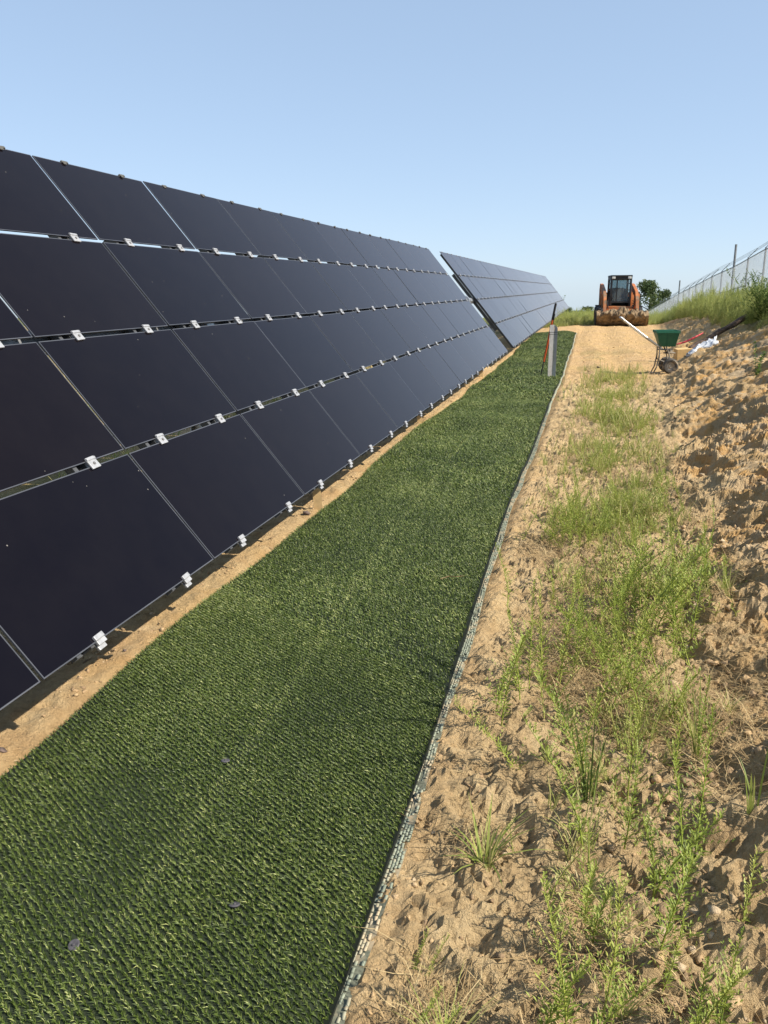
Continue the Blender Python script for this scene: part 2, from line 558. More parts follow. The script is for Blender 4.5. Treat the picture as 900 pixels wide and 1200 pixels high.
def gz(x, y):
    return float(ground_z(np.array([x]), np.array([y]))[0])

# loose clods
def clod_variants(n, k):
    """broken lumps: convex hulls of a few random points, so they have flat faces and sharp arrises"""
    out = []
    for i in range(n):
        bm = bmesh.new()
        for j in range(k):
            v = rng.normal(0, 1, 3)
            v = v / np.linalg.norm(v) * (.6 + .5 * rng.random())
            bm.verts.new(v * np.array([1, .75, .6]))
        bmesh.ops.convex_hull(bm, input=list(bm.verts))
        for v in [v for v in bm.verts if not v.link_faces]:
            bm.verts.remove(v)
        bmesh.ops.triangulate(bm, faces=list(bm.faces))
        bm.verts.index_update()
        out.append((np.array([v.co for v in bm.verts]), np.array([[v.index for v in f.verts] for f in bm.faces])))
        bm.free()
    return out
CL = clod_variants(16, 11)
def scatter(var, P, size, rot=None, sq=None, tilt=0.0, pick=None):
    VV, FF, AA = [], [], []
    b = 0
    for i, p in enumerate(P):
        V, F = var[pick[i] if pick is not None else rng.integers(len(var))]
        a = rng.random() * 6.283 if rot is None else rot[i]
        c, s = math.cos(a), math.sin(a)
        q = V * size[i]
        q = np.stack([q[:, 0] * c - q[:, 1] * s, q[:, 0] * s + q[:, 1] * c, q[:, 2]], -1)
        if tilt:
            tx, ty = rng.normal(0, tilt, 2)
            q[:, 0] += q[:, 2] * tx
            q[:, 1] += q[:, 2] * ty
        VV.append(q + p)
        FF.append(F + b)
        AA.append(np.full(len(V), rng.random()))
        b += len(V)
    return np.concatenate(VV), np.concatenate(FF), np.concatenate(AA)
def pick_pts(n, fx, y0, y1, dens, pw=1.0):
    """n points, x given by fx(y, u), thinned by dens(x, y), crowded towards small y"""
    y = y0 * (y1 / y0) ** (rng.random(n) ** pw)
    x = fx(y, rng.random(n))
    k = rng.random(n) < dens(x, y)
    return x[k], y[k]
x1, y1 = pick_pts(9000, lambda y, u: foot(y) - .25 + u * (.9 + .12 * y), 1.0, 24, lambda x, y: np.clip(.5 + 1.2 * fbm(x * 1.5, y * 1.5, 3, 51), .05, 1))
x2, y2 = pick_pts(2600, lambda y, u: -.5 + u * .9, 1.0, 14, lambda x, y: np.clip(.3 + 1.2 * fbm(x * 2, y * 2, 3, 52), .03, 1))
x3, y3 = pick_pts(4200, lambda y, u: -2.35 + u * .45, 1.2, 15, lambda x, y: np.clip(.5 + 1.6 * fbm(x * 4, y * 3, 3, 53), .1, 1))
x4, y4 = pick_pts(500, lambda y, u: -.4 + u * 2.2, 13, 31, lambda x, y: .25 + 0 * x)
X = np.concatenate([x1, x2, x3, x4])
Yc = np.concatenate([y1, y2, y3, y4])
k = ~((X > -1.93) & (X < -.5))
sz = np.concatenate([.004 + .034 * rng.random(len(x1)) ** 5 + .0005 * y1, .003 + .018 * rng.random(len(x2)) ** 4, .0036 + .018 * rng.random(len(x3)) ** 5, .012 + .03 * rng.random(len(x4)) ** 3])
X, Yc, sz = X[k], Yc[k], sz[k]
Z = ground_z(X, Yc)
V, F, A = scatter(CL, np.stack([X, Yc, Z + sz * .15], -1), sz)
cl = mesh_np('soil_clods', V, F, M_clod, attrs={'var': A})
tag(cl, 'loose crumbs and clods of dry clay lying on the bare earth', 'clods', None, 'stuff')

# ------------------------------------------------------------------ artificial turf mat
MAT_Y0, MAT_Y1 = -3.0, 27.6
def mat_z(X, Y):
    z = ground_base(X, Y) + .012
    w = .010 * fbm(X * 1.3 + 4, Y * .9, 2, 61) + .014 * np.sin(Y * 3.6 + X * 1.5 + 5 * fbm(X * .8, Y * .5, 2, 62)) * sst(4, 9, Y) * (.5 + vnoise(X * .9, Y * .35, 63))
    e = sst(0, .12, X - matL(Y))
    return z + .02 + w * e - .030 * sst(-.14, .02, X - matR(Y))
turf = empty('turf_mat', (0, 0, 0))
tag(turf, 'long strip of dark green artificial turf laid between solar panels and sand', 'artificial turf')
us = np.linspace(0, 1, 30)
yy = np.concatenate([np.arange(MAT_Y0, .8, .1), np.arange(.8, MAT_Y1, .045)])
yy = np.append(yy, MAT_Y1)
UU, YY = np.meshgrid(us, yy)
XX = matL(YY) + (matR(YY) - matL(YY)) * UU
ZZ = mat_z(XX, YY)
lo = np.stack([XX, YY, ZZ - .03], -1)
up_ = np.stack([XX, YY, ZZ], -1)
n0 = UU.size
idx = np.arange(n0).reshape(UU.shape)
def quads(i): return np.stack([i[:-1, :-1], i[:-1, 1:], i[1:, 1:], i[1:, :-1]], -1).reshape(-1, 4)
def skirt(line): return np.stack([line[:-1], line[1:], line[1:] + n0, line[:-1] + n0], -1)
Fm = np.concatenate([quads(idx), skirt(idx[:, 0]), skirt(idx[:, -1]), skirt(idx[0]), skirt(idx[-1])])
mesh_np('backing', np.concatenate([up_.reshape(-1, 3), lo.reshape(-1, 3)]), Fm, M_backing, turf, smooth=True)
# blades, tuft by tuft, in slanting rows; wider and sparser with distance
SEAM = lambda Y: np.interp(Y, [0, 2.7, 4.8, 10.3, 28], [-1.06, -1.117, -1.238, -1.29, -1.56])
def blades(y0, y1, dx, dy, per, w, h):
    nrow = int((y1 - y0) / dy) + 2
    ncol = int(1.5 / dx)
    r_, c_ = np.meshgrid(np.arange(nrow), np.arange(ncol), indexing='ij')
    u = (c_ + .5 * (r_ % 2)) * dx / 1.5
    y = y0 + r_ * dy - u * .9 + rng.normal(0, dy * .07, u.shape)
    x = matL(y) + u * (matR(y) - matL(y)) + rng.normal(0, dx * .15, u.shape)
    x, y = x.ravel(), y.ravel()
    k = (y > MAT_Y0) & (y < MAT_Y1) & (x < matR(y) - .004) & (x > matL(y) - .01)
    x, y = np.repeat(x[k], per), np.repeat(y[k], per)
    n = len(x)
    x = x + rng.normal(0, dx * .22, n)
    y = y + rng.normal(0, dy * .08, n)
    z = mat_z(x, y)
    patch = fbm(x * 2.2, y * 1.6, 3, 64)
    hh = h * (.72 + .5 * rng.random(n)) * (1 + .25 * patch)
    sd_ = np.exp(-((x - SEAM(y)) / .018) ** 2)
    hh = hh * (1 - .25 * sd_)
    ang = rng.normal(2.6, 1.3, n) + patch * .8         # lean direction
    lean = np.abs(rng.normal(.72, .45, n))
    lx, ly = np.cos(ang) * lean * hh, np.sin(ang) * lean * hh
    tw = ang + np.pi / 2 + rng.normal(0, .5, n)
    wx, wy = np.cos(tw) * w / 2, np.sin(tw) * w / 2
    b0 = np.stack([x - wx, y - wy, z], -1)
    b1 = np.stack([x + wx, y + wy, z], -1)
    m0 = np.stack([x - wx * .9 + lx * .38, y - wy * .9 + ly * .38, z + hh * .75], -1)
    m1 = np.stack([x + wx * .9 + lx * .38, y + wy * .9 + ly * .38, z + hh * .62], -1)
    t = np.stack([x + lx, y + ly, z + hh], -1)
    V = np.stack([b0, b1, m0, m1, t], 1).reshape(-1, 3)
    i = np.arange(n)[:, None] * 5
    F = np.concatenate([i + [0, 1, 3], i + [0, 3, 2], i + [2, 3, 4]], 1).reshape(-1, 3)
    var = np.clip(.46 + .27 * rng.normal(0, 1, n) + .22 * patch + .25 * sd_, 0, 1)
    return V, F, np.repeat(var, 5)
parts_ = [blades(-1.5, 1.0, .03, .04, 4, .006, .026), blades(.95, 3.8, .0066, .0205, 7, .0019, .0115), blades(3.8, 7.0, .0105, .026, 5, .0030, .0145),
          blades(7.0, 13.0, .016, .032, 5, .0050, .018), blades(13.0, 28.2, .030, .050, 4, .0105, .020)]
V, F, A, b = [], [], [], 0
for p in parts_:
    V.append(p[0]); F.append(p[1] + b); A.append(p[2]); b += len(p[0])
tb = mesh_np('turf_blades', np.concatenate(V), np.concatenate(F), M_turf, turf, attrs={'var': np.concatenate(A)})
tag(tb, kind='stuff')
# open netting along the right-hand edge: running strands and staggered cross strands, woven flat
def ribbons(P0, P1, w, up=.002):
    d = P1 - P0
    d[:, 2] = 0
    d /= np.linalg.norm(d, axis=1)[:, None] + 1e-9
    s = np.stack([-d[:, 1], d[:, 0], np.zeros(len(d))], -1) * (w / 2)
    t = np.array([0, 0, up])
    V = np.stack([P0 - s, P0 + s, P1 + s, P1 - s, P0 - s + t, P0 + s + t, P1 + s + t, P1 - s + t], 1).reshape(-1, 3)
    i = np.arange(len(P0))[:, None] * 8
    F = np.concatenate([i + q for q in ([4, 5, 6, 7], [0, 4, 7, 3], [1, 2, 6, 5])], 1).reshape(-1, 4)
    return V, F
NETW = .038
def netp(u, y):
    x = matR(y) - .006 + u * NETW + .006 * np.sin(y * 4)
    return np.stack([x, y, np.maximum(ground_z(x, y) + .006, mat_z(x, y) - .012)], -1)
VV, FF, b = [], [], 0
ysn = np.arange(.7, 16, .05)
for j in range(4):
    yc = np.arange(.7 + (j % 2) * .0095, 11, .019)
    yc = yc[(rng.random(len(yc)) < (.55 if j == 3 else 1)) & (rng.random(len(yc)) < .95) & (fbm(yc * 6, yc * 0 + j, 3, 66) < .42)]
    uc = (j + .5) / 4 + rng.normal(0, .012, len(yc))
    jy = rng.normal(0, .0012, len(yc))
    Vn, Fn = ribbons(netp(uc, yc - .0078 + jy), netp(uc, yc + .0078 + jy), .0084, .0014)
    VV.append(Vn); FF.append(Fn + b); b += len(Vn)
ysf = np.arange(11, MAT_Y1, .12)
un = np.full(len(ysf) - 1, .5)
Vn, Fn = ribbons(netp(un, ysf[:-1]), netp(un, ysf[1:]), .036)
VV.append(Vn); FF.append(Fn + b)
ne = mesh_np('edge_netting', np.concatenate(VV), np.concatenate(FF), M_net, turf)
tag(ne, kind='stuff')
# pale base sheet of the netting, lying just under the strands
yb = np.arange(.6, MAT_Y1, .06)
Lb, Rb = netp(np.full(len(yb), -.05), yb), netp(np.full(len(yb), 1.04), yb)
Lb[:, 2] -= .0045; Rb[:, 2] -= .0045
Vb = np.concatenate([Lb, Rb])
ib = np.arange(len(yb) - 1)
M_netbase = simple('netting_base', (.135, .14, .10), .9, var=.4, scale=120, dirt=((.42, .32, .20), 7, .50), spec=.1)
mesh_np('edge_band', Vb, np.stack([ib, ib + len(yb), ib + 1 + len(yb), ib + 1], -1), M_netbase, turf)

# ------------------------------------------------------------------ solar tables
PW, PITCH_ROW = 1.215, .637
TX, TZ = -3.2298, 1.6 + .7825                     # top line of the glass
sx, sz_ = .4048 / PITCH_ROW, -.4918 / PITCH_ROW     # down-slope direction in X, Z
NX, NZ = -sz_, sx                                  # glass normal (towards +X, up)
def on(s, n, y):                                  # point s metres down the slope, n off the glass
    return Vector((TX + sx * s + NX * n, y, TZ + sz_ * s + NZ * n))
RM = Matrix(((0, -sx, NX), (1, 0, 0), (0, -sz_, NZ)))    # local x -> +Y, local y -> up the slope, local z -> normal

def panel_mesh():
    m = MB()
    w, h, t, e = 1.199, .612, .0068, .0045              # laminate with a clear border round the film
    x, y, z = w / 2, h / 2, t / 2
    o_ = [(-x, -y, z), (x, -y, z), (x, y, z), (-x, y, z)]
    i_ = [(-x + e, -y + e, z), (x - e, -y + e, z), (x - e, y - e, z), (-x + e, y - e, z)]
    d_ = [(p[0], p[1], -z) for p in o_]
    m.add(o_ + i_ + d_, [(4, 5, 6, 7)] + [(k, (k + 1) % 4, (k + 1) % 4 + 4, k + 4) for k in range(4)] + [(k + 8, (k + 1) % 4 + 8, (k + 1) % 4, k) for k in range(4)] + [(11, 10, 9, 8)])
    m.m = [0] + [1] * 8 + [2]
    return m.mesh('panel', [M_panel, M_gedge, M_pback])
ME_panel = panel_mesh()
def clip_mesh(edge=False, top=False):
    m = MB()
    if top:                                           # hook over the upper edge: only its back, coloured darker, shows from below
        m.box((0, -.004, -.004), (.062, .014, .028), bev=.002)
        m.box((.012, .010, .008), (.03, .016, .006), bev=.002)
    elif not edge:
        m.box((0, 0, .010), (.060, .056, .008), bev=.0025)
        m.box((0, 0, -.003), (.05, .028, .026))
        m.box((0, .018, .0155), (.060, .012, .005), bev=.0015)
        m.mi = 1
        m.lathe([(.0075, .0135), (.0075, .018), (.001, .018)], (.0, -.006, 0), 'z', 6)
    else:
        m.box((0, .006, .009), (.052, .019, .011), bev=.0025)
        m.box((.003, -.013, .002), (.049, .019, .012), bev=.0025)
        m.box((0, -.029, -.008), (.044, .017, .009), bev=.002)
        m.box((0, -.012, -.013), (.040, .045, .005))
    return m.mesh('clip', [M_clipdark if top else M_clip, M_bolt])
M_clipdark = simple('clip_dark', (.10, .095, .08), .6, .3, .3, 30)  # darker colour for the clips along the upper edge
M_bolt = simple('clip_bolt', (.22, .21, .20), .5, .6, .2, 30)
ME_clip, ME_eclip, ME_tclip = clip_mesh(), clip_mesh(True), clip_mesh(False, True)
def rail_mesh():
    m = MB()                                        # open hat section, seen from its edge under the glass
    L = 4 * PITCH_ROW - .045
    for a, w, z, h in ((-.030, .004, -.035, .05), (.030, .004, -.035, .05), (0, .064, -.0615, .004)):
        m.box((a, 0, z), (w, L, h))
    for a in (-.042, .042):
        m.box((a, 0, -.012), (.022, L, .004))
    return m.mesh('rail', M_rail)
ME_rail = rail_mesh()
def rotm(M3, p):
    return Matrix.Translation(p) @ M3.to_4x4()
def tracker(name, y0, n, label, single_clips, wire, far=99, fw_=1.0):
    def col(k):                                     # start of column k; fw_ narrows the columns from 'far' on
        return y0 + PW * (min(k, far) + max(k - far, 0) * fw_)
    base = empty(name, (-2.35, y0 + n * PW / 2, 0))
    bi = Matrix.Translation(base.location).inverted()
    tag(base, label, 'solar panels', 'solar tracker tables in one line')
    def put(nm, me, M):
        o = link(nm, me, base)
        o.matrix_world = M
        o.matrix_parent_inverse = bi
        o.matrix_basis = M
        return o
    for k in range(n):
        for r in range(4):
            jit = Euler((R(rng.normal(0, .10)), R(rng.normal(0, .12)), 0)).to_matrix()
            p = on(PITCH_ROW * (r + .5), rng.normal(0, .001), col(k + .5) + rng.normal(0, .0015))
            put('solar_panel', ME_panel, rotm(RM @ jit, p) @ Matrix.Scale(fw_ if k >= far else 1, 4, (1, 0, 0)))
    allm = MB()
    for k in range(n):
        for fr in (.25, .785):
            y = col(k + fr)
            put('rail', ME_rail, rotm(RM, on(PITCH_ROW * 2 + .018, 0, y - .06)))
            for i in range(5):
                e = i in (0, 4)
                s = (.016, PITCH_ROW, 2 * PITCH_ROW, 3 * PITCH_ROW, 4 * PITCH_ROW - .018)[i]
                Mr = RM @ Matrix.Rotation(math.pi, 3, 'Z') if i == 0 else RM
                M = rotm(Mr @ Euler((0, 0, R(rng.normal(0, 2.0)))).to_matrix(), on(s + rng.normal(0, .0015), .0, y + rng.normal(0, .004)))
                me0 = (ME_tclip, ME_clip, ME_clip, ME_clip, ME_eclip)[i]
                if single_clips:
                    put('clip', me0, M)
                else:
                    me = me0
                    allm.mi = 0
                    allm.add([M @ v.co for v in me.vertices], [tuple(f.vertices) for f in me.polygons])
    if not single_clips:
        o = allm.build('clips', [M_clip, M_bolt], base)
        o.matrix_parent_inverse = bi
        o['kind'] = 'stuff'
    y1_ = col(n)
    def part(nm, mb, mt, sm=40):
        o = mb.build(nm, mt, base, sm)
        o.matrix_parent_inverse = bi
        return o
    c = on(PITCH_ROW * 2 - .068, -.125, 0)
    part('torque_tube', MB().tube([(c.x, y0 - .30, c.z), (c.x, y1_ + .52, c.z)], .062, 8), M_galv, 20)
    for yb in list(np.arange(y1_ - 5.6, y0, -5.6)) + ([y1_ + .42] if single_clips else []):
        z0 = gz(c.x, yb) - .3
        m = MB()
        for dx_, sx_, sy_ in ((-.07, .008, .10), (.07, .008, .10), (0, .133, .008)):
            m.box((c.x + dx_, yb, (z0 + c.z - .10) / 2), (sx_, sy_, c.z - .10 - z0))
        part('post', m, M_galv)
        part('bearing', MB().lathe([(.066, -.05), (.11, -.05), (.11, .05), (.066, .05)], (c.x, yb, c.z), 'y', 16), M_galv)
    for yb in np.arange(y0 + .3, y1_, 2.43):              # purlins gripping the tube
        m = MB().box(on(PITCH_ROW * 2, -.11, yb), (.05, 1.5, .06), RM)
        part('purlin', m, M_rail)
    for s_, n_ in wire:                                 # cables hanging below the glass
        m = MB()
        pts = []
        for yb in np.arange(y0 + .1, y1_ - .1, .2025):
            ph = ((yb - y0) / PW) % 1
            pts.append(on(s_, n_ - .05 * math.sin(ph * math.pi) - .02 * rng.random(), yb))
        m.tube(pts, .006, 4)
        part('cable', m, M_black)
    return base
T1_Y0 = 4.379 - 4 * PW
t1 = tracker('solar_table', T1_Y0, 14, 'nearer solar table of four rows of dark panels, filling the left of the picture', True, [(2.30, -.12), (1.75, -.13), (.60, -.1)], 8, .953)
t2 = tracker('solar_table', 17.36, 31, 'farther solar table running to the crest behind the grey steel post', False, [(1.9, -.13)])

# ------------------------------------------------------------------ plants: small libraries of leaf meshes
def leafquad(p, d, L, w, up, bend=.25):
    """a pointed leaf: base, two sides, tip; 2 triangles folded along the middle"""
    d = d / (np.linalg.norm(d) + 1e-9)
    s = np.cross(d, up)
    s = s / (np.linalg.norm(s) + 1e-9)
    mid = p + d * L * .5 + up * L * bend * .2
    tip = p + d * L - np.array([0, 0, 1]) * L * bend * .35
    return [p, mid - s * w / 2, tip, mid + s * w / 2]
def stalk(pts, r0, r1):
    pts = np.array(pts)
    V, F = [], []
    for i, p in enumerate(pts):
        r = r0 + (r1 - r0) * i / (len(pts) - 1)
        for k in range(3):
            a = 2.094 * k
            V.append(p + np.array([math.cos(a) * r, math.sin(a) * r, 0]))
    for i in range(len(pts) - 1):
        for k in range(3):
            k2 = (k + 1) % 3
            a, b_, c_, d_ = i * 3 + k, i * 3 + k2, (i + 1) * 3 + k2, (i + 1) * 3 + k
            F += [(a, b_, c_), (a, c_, d_)]
    return V, F
def weed_variant(h, nst, nleaf, L, w, spread=.10, branch=0.0, ang=.9, dens0=.08):
    """erect weed: nst stems, narrow leaves spiralling up each; returns V, F, var"""
    V, F, A = [], [], []
    for s in range(nst):
        a0 = rng.random() * 6.283
        hh = h * (.65 + .45 * rng.random())
        bx_, by_ = rng.normal(0, spread * .35, 2)
        lx, ly = rng.normal(0, spread, 2)
        sp = [np.array([bx_ + lx * t ** 1.5 * hh, by_ + ly * t ** 1.5 * hh, hh * t]) for t in np.linspace(0, 1, 6)]
        sv, sf = stalk(sp, .0035, .001)
        b = len(V)
        V += sv; F += [tuple(i + b for i in f) for f in sf]; A += [.55] * len(sv)
        for j in range(nleaf):
            t = dens0 + (1 - dens0) * (j + rng.random()) / nleaf
            k = min(int(t * 5), 4)
            p = sp[k] + (sp[k + 1] - sp[k]) * (t * 5 - k)
            az = a0 + j * 2.4 + rng.normal(0, .3)
            el = ang * (.5 + .6 * t) + rng.normal(0, .18)
            d = np.array([math.cos(az) * math.cos(el), math.sin(az) * math.cos(el), math.sin(el)])
            l = L * (1.15 - .65 * t) * (.7 + .6 * rng.random())
            if branch and rng.random() < branch:
                bl = l * 2.6 * (1.1 - .5 * t)
                q = [p + d * bl * u + np.array([0, 0, bl * .25 * u * u]) for u in np.linspace(0, 1, 6)]
                va = rng.random()
                for u in range(1, 6):
                    for sgn in (-1, 1):
                        az2 = az + sgn * .9
                        d2 = np.array([math.cos(az2) * .7, math.sin(az2) * .7, .7])
                        vq = leafquad(q[u], d2, l * .5, w * .8, np.array([0, 0, 1.0]))
                        b = len(V); V += vq; F += [(b, b + 1, b + 2), (b, b + 2, b + 3)]; A += [va * .6 + .2 * t] * 4
            else:
                vq = leafquad(p, d, l, w * (.7 + .6 * rng.random()), np.array([0, 0, 1.0]))
                b = len(V); V += vq; F += [(b, b + 1, b + 2), (b, b + 2, b + 3)]; A += [rng.random() * .6 + .25 * t] * 4
    return np.array(V), np.array(F), np.array(A)
def tuft_variant(n, h, w, flat=.5):
    V, F, A = [], [], []
    for i in range(n):
        az = rng.random() * 6.283
        L = h * (.5 + .7 * rng.random())
        out = flat * (.3 + rng.random())
        d = np.array([math.cos(az), math.sin(az), 0])
        s = np.array([-math.sin(az), math.cos(az), 0]) * w / 2
        p0 = d * .012 * rng.random() + np.array([rng.normal(0, .01), rng.normal(0, .01), 0])
        pts = []
        for t in (0, .35, .7, 1):
            pts.append(p0 + d * L * out * t ** 1.4 + np.array([0, 0, L * (t - .45 * out * t * t)]))
        b = len(V)
        V += [pts[0] - s, pts[0] + s, pts[1] - s, pts[1] + s, pts[2] - s * .7, pts[2] + s * .7, pts[3]]
        F += [(b, b + 1, b + 3), (b, b + 3, b + 2), (b + 2, b + 3, b + 5), (b + 2, b + 5, b + 4), (b + 4, b + 5, b + 6)]
        A += [rng.random()] * 7
    return np.array(V), np.array(F), np.array(A)
def scatter_attr(var, P, size, tilt=.1, pick=None, shift=.0):
    VV, FF, AA, b = [], [], [], 0
    for i, p in enumerate(P):
        V, F, A = var[pick[i] if pick is not None else rng.integers(len(var))]
        a = rng.random() * 6.283
        c, s = math.cos(a), math.sin(a)
        q = V * size[i]
        q = np.stack([q[:, 0] * c - q[:, 1] * s, q[:, 0] * s + q[:, 1] * c, q[:, 2]], -1)
        tx, ty = rng.normal(0, tilt, 2)
        q[:, 0] += q[:, 2] * tx
        q[:, 1] += q[:, 2] * ty
        VV.append(q + p); FF.append(F + b); AA.append(np.clip(A + rng.normal(0, .12) + shift, 0, 1)); b += len(V)
    return np.concatenate(VV), np.concatenate(FF), np.concatenate(AA)

# tall feathery weeds of the sandy strip: each a plant of its own (stem and leaves one mesh)
WEEDS = [weed_variant(h_, n, k, .036, .0062, sp_, br) for h_, n, k, br, sp_ in ((.44, 1, 120, .15, .2), (.40, 2, 105, .2, .25), (.36, 3, 95, .25, .3), (.46, 1, 130, .3, .25), (.42, 2, 120, .1, .3), (.30, 5, 70, .2, .45), (.26, 7, 60, .1, .6), (.34, 4, 80, .35, .35))]
ME_weed = []
for i, (V, F, A) in enumerate(WEEDS):
    o = mesh_np('weed', V, F, M_weed, attrs={'var': A})
    ME_weed.append(o.data)
    bpy.data.objects.remove(o)
def weed_d(x, y):
    c = np.interp(y, [1, 2.2, 3.3, 5, 8, 12, 16], [.16, .20, .26, .27, .25, .30, .42])
    w = np.interp(y, [1, 2.2, 3.3, 5, 8, 12, 16], [.09, .15, .27, .37, .39, .36, .34])
    return np.exp(-((x - c) / w) ** 2)
spots = [(.13, 1.45, 1.0), (.16, 1.55, .95), (.10, 1.62, .8), (.18, 1.75, 1.05), (.21, 1.95, 1.0), (.24, 2.08, .9), (.11, 2.35, 1.0), (.10, 2.5, 1.1), (.30, 2.45, .9), (.36, 2.6, .8),
         (.20, 2.9, 1.0), (.28, 3.1, 1.1), (.35, 3.3, 1.1), (.30, 3.6, 1.2), (.33, 3.75, 1.25), (.36, 4.0, 1.2), (.30, 4.2, 1.2), (.40, 3.9, 1.1), (.14, 3.55, 1.0), (.05, 3.5, .9), (.02, 3.9, .9),
         (.55, 4.2, 1.0), (.60, 4.4, 1.0), (.66, 4.7, .9), (.58, 4.8, .9), (.50, 3.7, .9), (-.25, 3.0, 1.05), (-.30, 2.86, .95), (-.27, 3.4, .6), (-.22, 2.92, 1.0), (-.12, 5.1, .9), (-.05, 5.3, .9), (-.20, 5.4, .8), (.0, 5.6, .9),
         (-.30, 1.42, .4), (-.36, 1.6, .3), (.12, 1.32, .8)]
nw = len(spots)
while len(spots) < 175:
    y = 1.5 * (14.5 / 1.5) ** rng.random()
    x = rng.uniform(-.34, 1.1)
    if rng.random() < weed_d(x, y) * np.clip(.35 + 1.6 * fbm(np.array([x * 2.2]), np.array([y * .9]), 2, 81)[0], 0, 1):
        spots.append((x, y, rng.uniform(.45, .95) * (1 if y < 6 else .72)))
for i, (x, y, s) in enumerate(spots):
    o = link('weed', ME_weed[4 if i < nw and x < -.15 else (0, 1, 3, 4, 2)[rng.integers(5)] if y < 2.8 else rng.integers(len(ME_weed))])
    o.location = (x, y, gz(x, y) - .008)
    kt = (.17 if y > 2.8 else .10) if x > -.1 else .025
    o.rotation_euler = (rng.normal(0, kt), rng.normal(0, kt), rng.random() * 6.28)
    s2 = s * (1 if x > -.1 or i < nw else .62) * rng.uniform(.9, 1.1)
    o.scale = (s2, s2, s2)
    if x < -.08 and y < 7:
        lb = ('low light green weed on the sand close to the netted edge of the turf', 'weeds close to the turf edge')
    elif x > .44 and y < 7:
        lb = ('feathery green weed at the foot of the clay bank, right of the main weed band', 'weeds at the foot of the bank')
    elif y < 2.3:
        lb = ('tall feathery weed in the sandy strip near the bottom edge of the picture', 'weeds at the bottom of the picture')
    elif y < 6:
        lb = ('tall feathery light green weed in the thick middle band of the sandy strip', 'weeds in the middle of the strip')
    else:
        lb = ('small light green weed in the far half of the sandy strip towards the spreader', 'weeds in the far half of the strip')
    tag(o, lb[0], 'weed', lb[1])

# grass and small seedlings in the strip
TUFT = [tuft_variant(14, .16, .0035, .55), tuft_variant(22, .13, .003, .7), tuft_variant(8, .22, .004, .4), tuft_variant(30, .10, .003, .9)]
SEED = [weed_variant(.14, 2, 16, .03, .007, .2, 0), weed_variant(.2, 3, 22, .026, .006, .25, 0), weed_variant(.10, 4, 12, .03, .008, .3, 0)]
gx, gy = pick_pts(10500, lambda y, u: -.46 + u * 1.7, 1.1, 17, lambda x, y: weed_d(x, y) * np.clip(.22 + 2.2 * fbm(x * 2.6, y * 1.4, 3, 82), 0, 1) * np.interp(y, [1, 4, 7, 9], [.40, .60, .85, 1]), .8)
P = np.stack([gx, gy, ground_z(gx, gy) - .004], -1)
pk = rng.integers(0, 7, len(P))
V, F, A = scatter_attr(TUFT + SEED, P, rng.uniform(.5, 1.15, len(P)) * (1 + .02 * gy), .2, pk)
g = mesh_np('grass', V, F, M_grass, attrs={'var': A})
tag(g, 'thin green grass and seedlings growing through the sandy strip', 'grass', None, 'stuff')
# dry straw and dead stems lying about
dx_, dy_ = pick_pts(7000, lambda y, u: -.34 + u * 1.2, 1.0, 12, lambda x, y: np.clip(.12 + 1.6 * fbm(x * 2.4 + 3, y * 1.6, 3, 83), 0, 1) * (1 - sst(.05, .5, x - foot(y))))
STRAW = []
for i in range(8):
    n_ = 7
    V, F, A = [], [], []
    for j in range(n_):
        az = rng.random() * 6.283
        L = .05 + .13 * rng.random()
        p = np.array([rng.normal(0, .03), rng.normal(0, .03), .004 + .012 * rng.random()])
        d = np.array([math.cos(az), math.sin(az), rng.normal(.05, .18)])
        s = np.array([-math.sin(az), math.cos(az), 0]) * .0009
        m_ = p + d * L * .5 + np.array([rng.normal(0, .01), rng.normal(0, .01), .01 * rng.random()])
        e = p + d * L
        b = len(V)
        V += [p - s, p + s, m_ - s, m_ + s, e]
        F += [(b, b + 1, b + 3), (b, b + 3, b + 2), (b + 2, b + 3, b + 4)]
        A += [rng.random()] * 5
    STRAW.append((np.array(V), np.array(F), np.array(A)))
P = np.stack([dx_, dy_, ground_z(dx_, dy_) + .002], -1)
V, F, A = scatter_attr(STRAW, P, rng.uniform(.7, 1.3, len(P)), .05)
st = mesh_np('dry_straw', V, F, M_dry, attrs={'var': A})
tag(st, 'brown dead stems and straw littering the sandy strip', 'straw', None, 'stuff')

def plant(name, var, mat, x, y, s, label, cat, group=None, dz=-.01, tilt=(0, 0)):
    V, F, A = var
    o = mesh_np(name, V, F, mat, attrs={'var': A})
    o.location = (x, y, gz(x, y) + dz)
    o.scale = (s, s, s)
    o.rotation_euler = (tilt[0], tilt[1], rng.random() * 6.28)
    return tag(o, label, cat, group)
plant('grass_tuft', tuft_variant(34, .24, .007, .95), M_grass, -.215, 1.95, .8, 'low star shaped tuft of pale broad grass blades on bare soil', 'grass tuft')
plant('grass_tuft', tuft_variant(70, .20, .0035, 1.0), M_grass, -.22, 1.33, .75, 'bushy fine grass tuft with a reddish stalk at the bottom of the picture', 'grass tuft')
plant('grass_tuft', tuft_variant(16, .42, .006, .22), M_darkweed, .075, 2.33, .9, 'dark green clump of tall upright grass blades among the weeds', 'grass tuft')
plant('grass_tuft', tuft_variant(14, .34, .006, .30), M_grass, .43, 2.62, .95, 'sparse tuft of tall light grass at the foot of the clay bank', 'grass tuft')
plant('grass_tuft', tuft_variant(8, .26, .006, .40), M_grass, .52, 2.2, .9, 'few green grass blades sticking out of the clay bank', 'grass tuft')
for x, y, s in ((2.2, 11.8, 1.0),):
    plant('sapling', weed_variant(.5, 3, 34, .075, .04, .14, 0, .6, .15), M_darkweed, x, y, s, 'small broad leaved sapling alone on the clay bank', 'sapling')

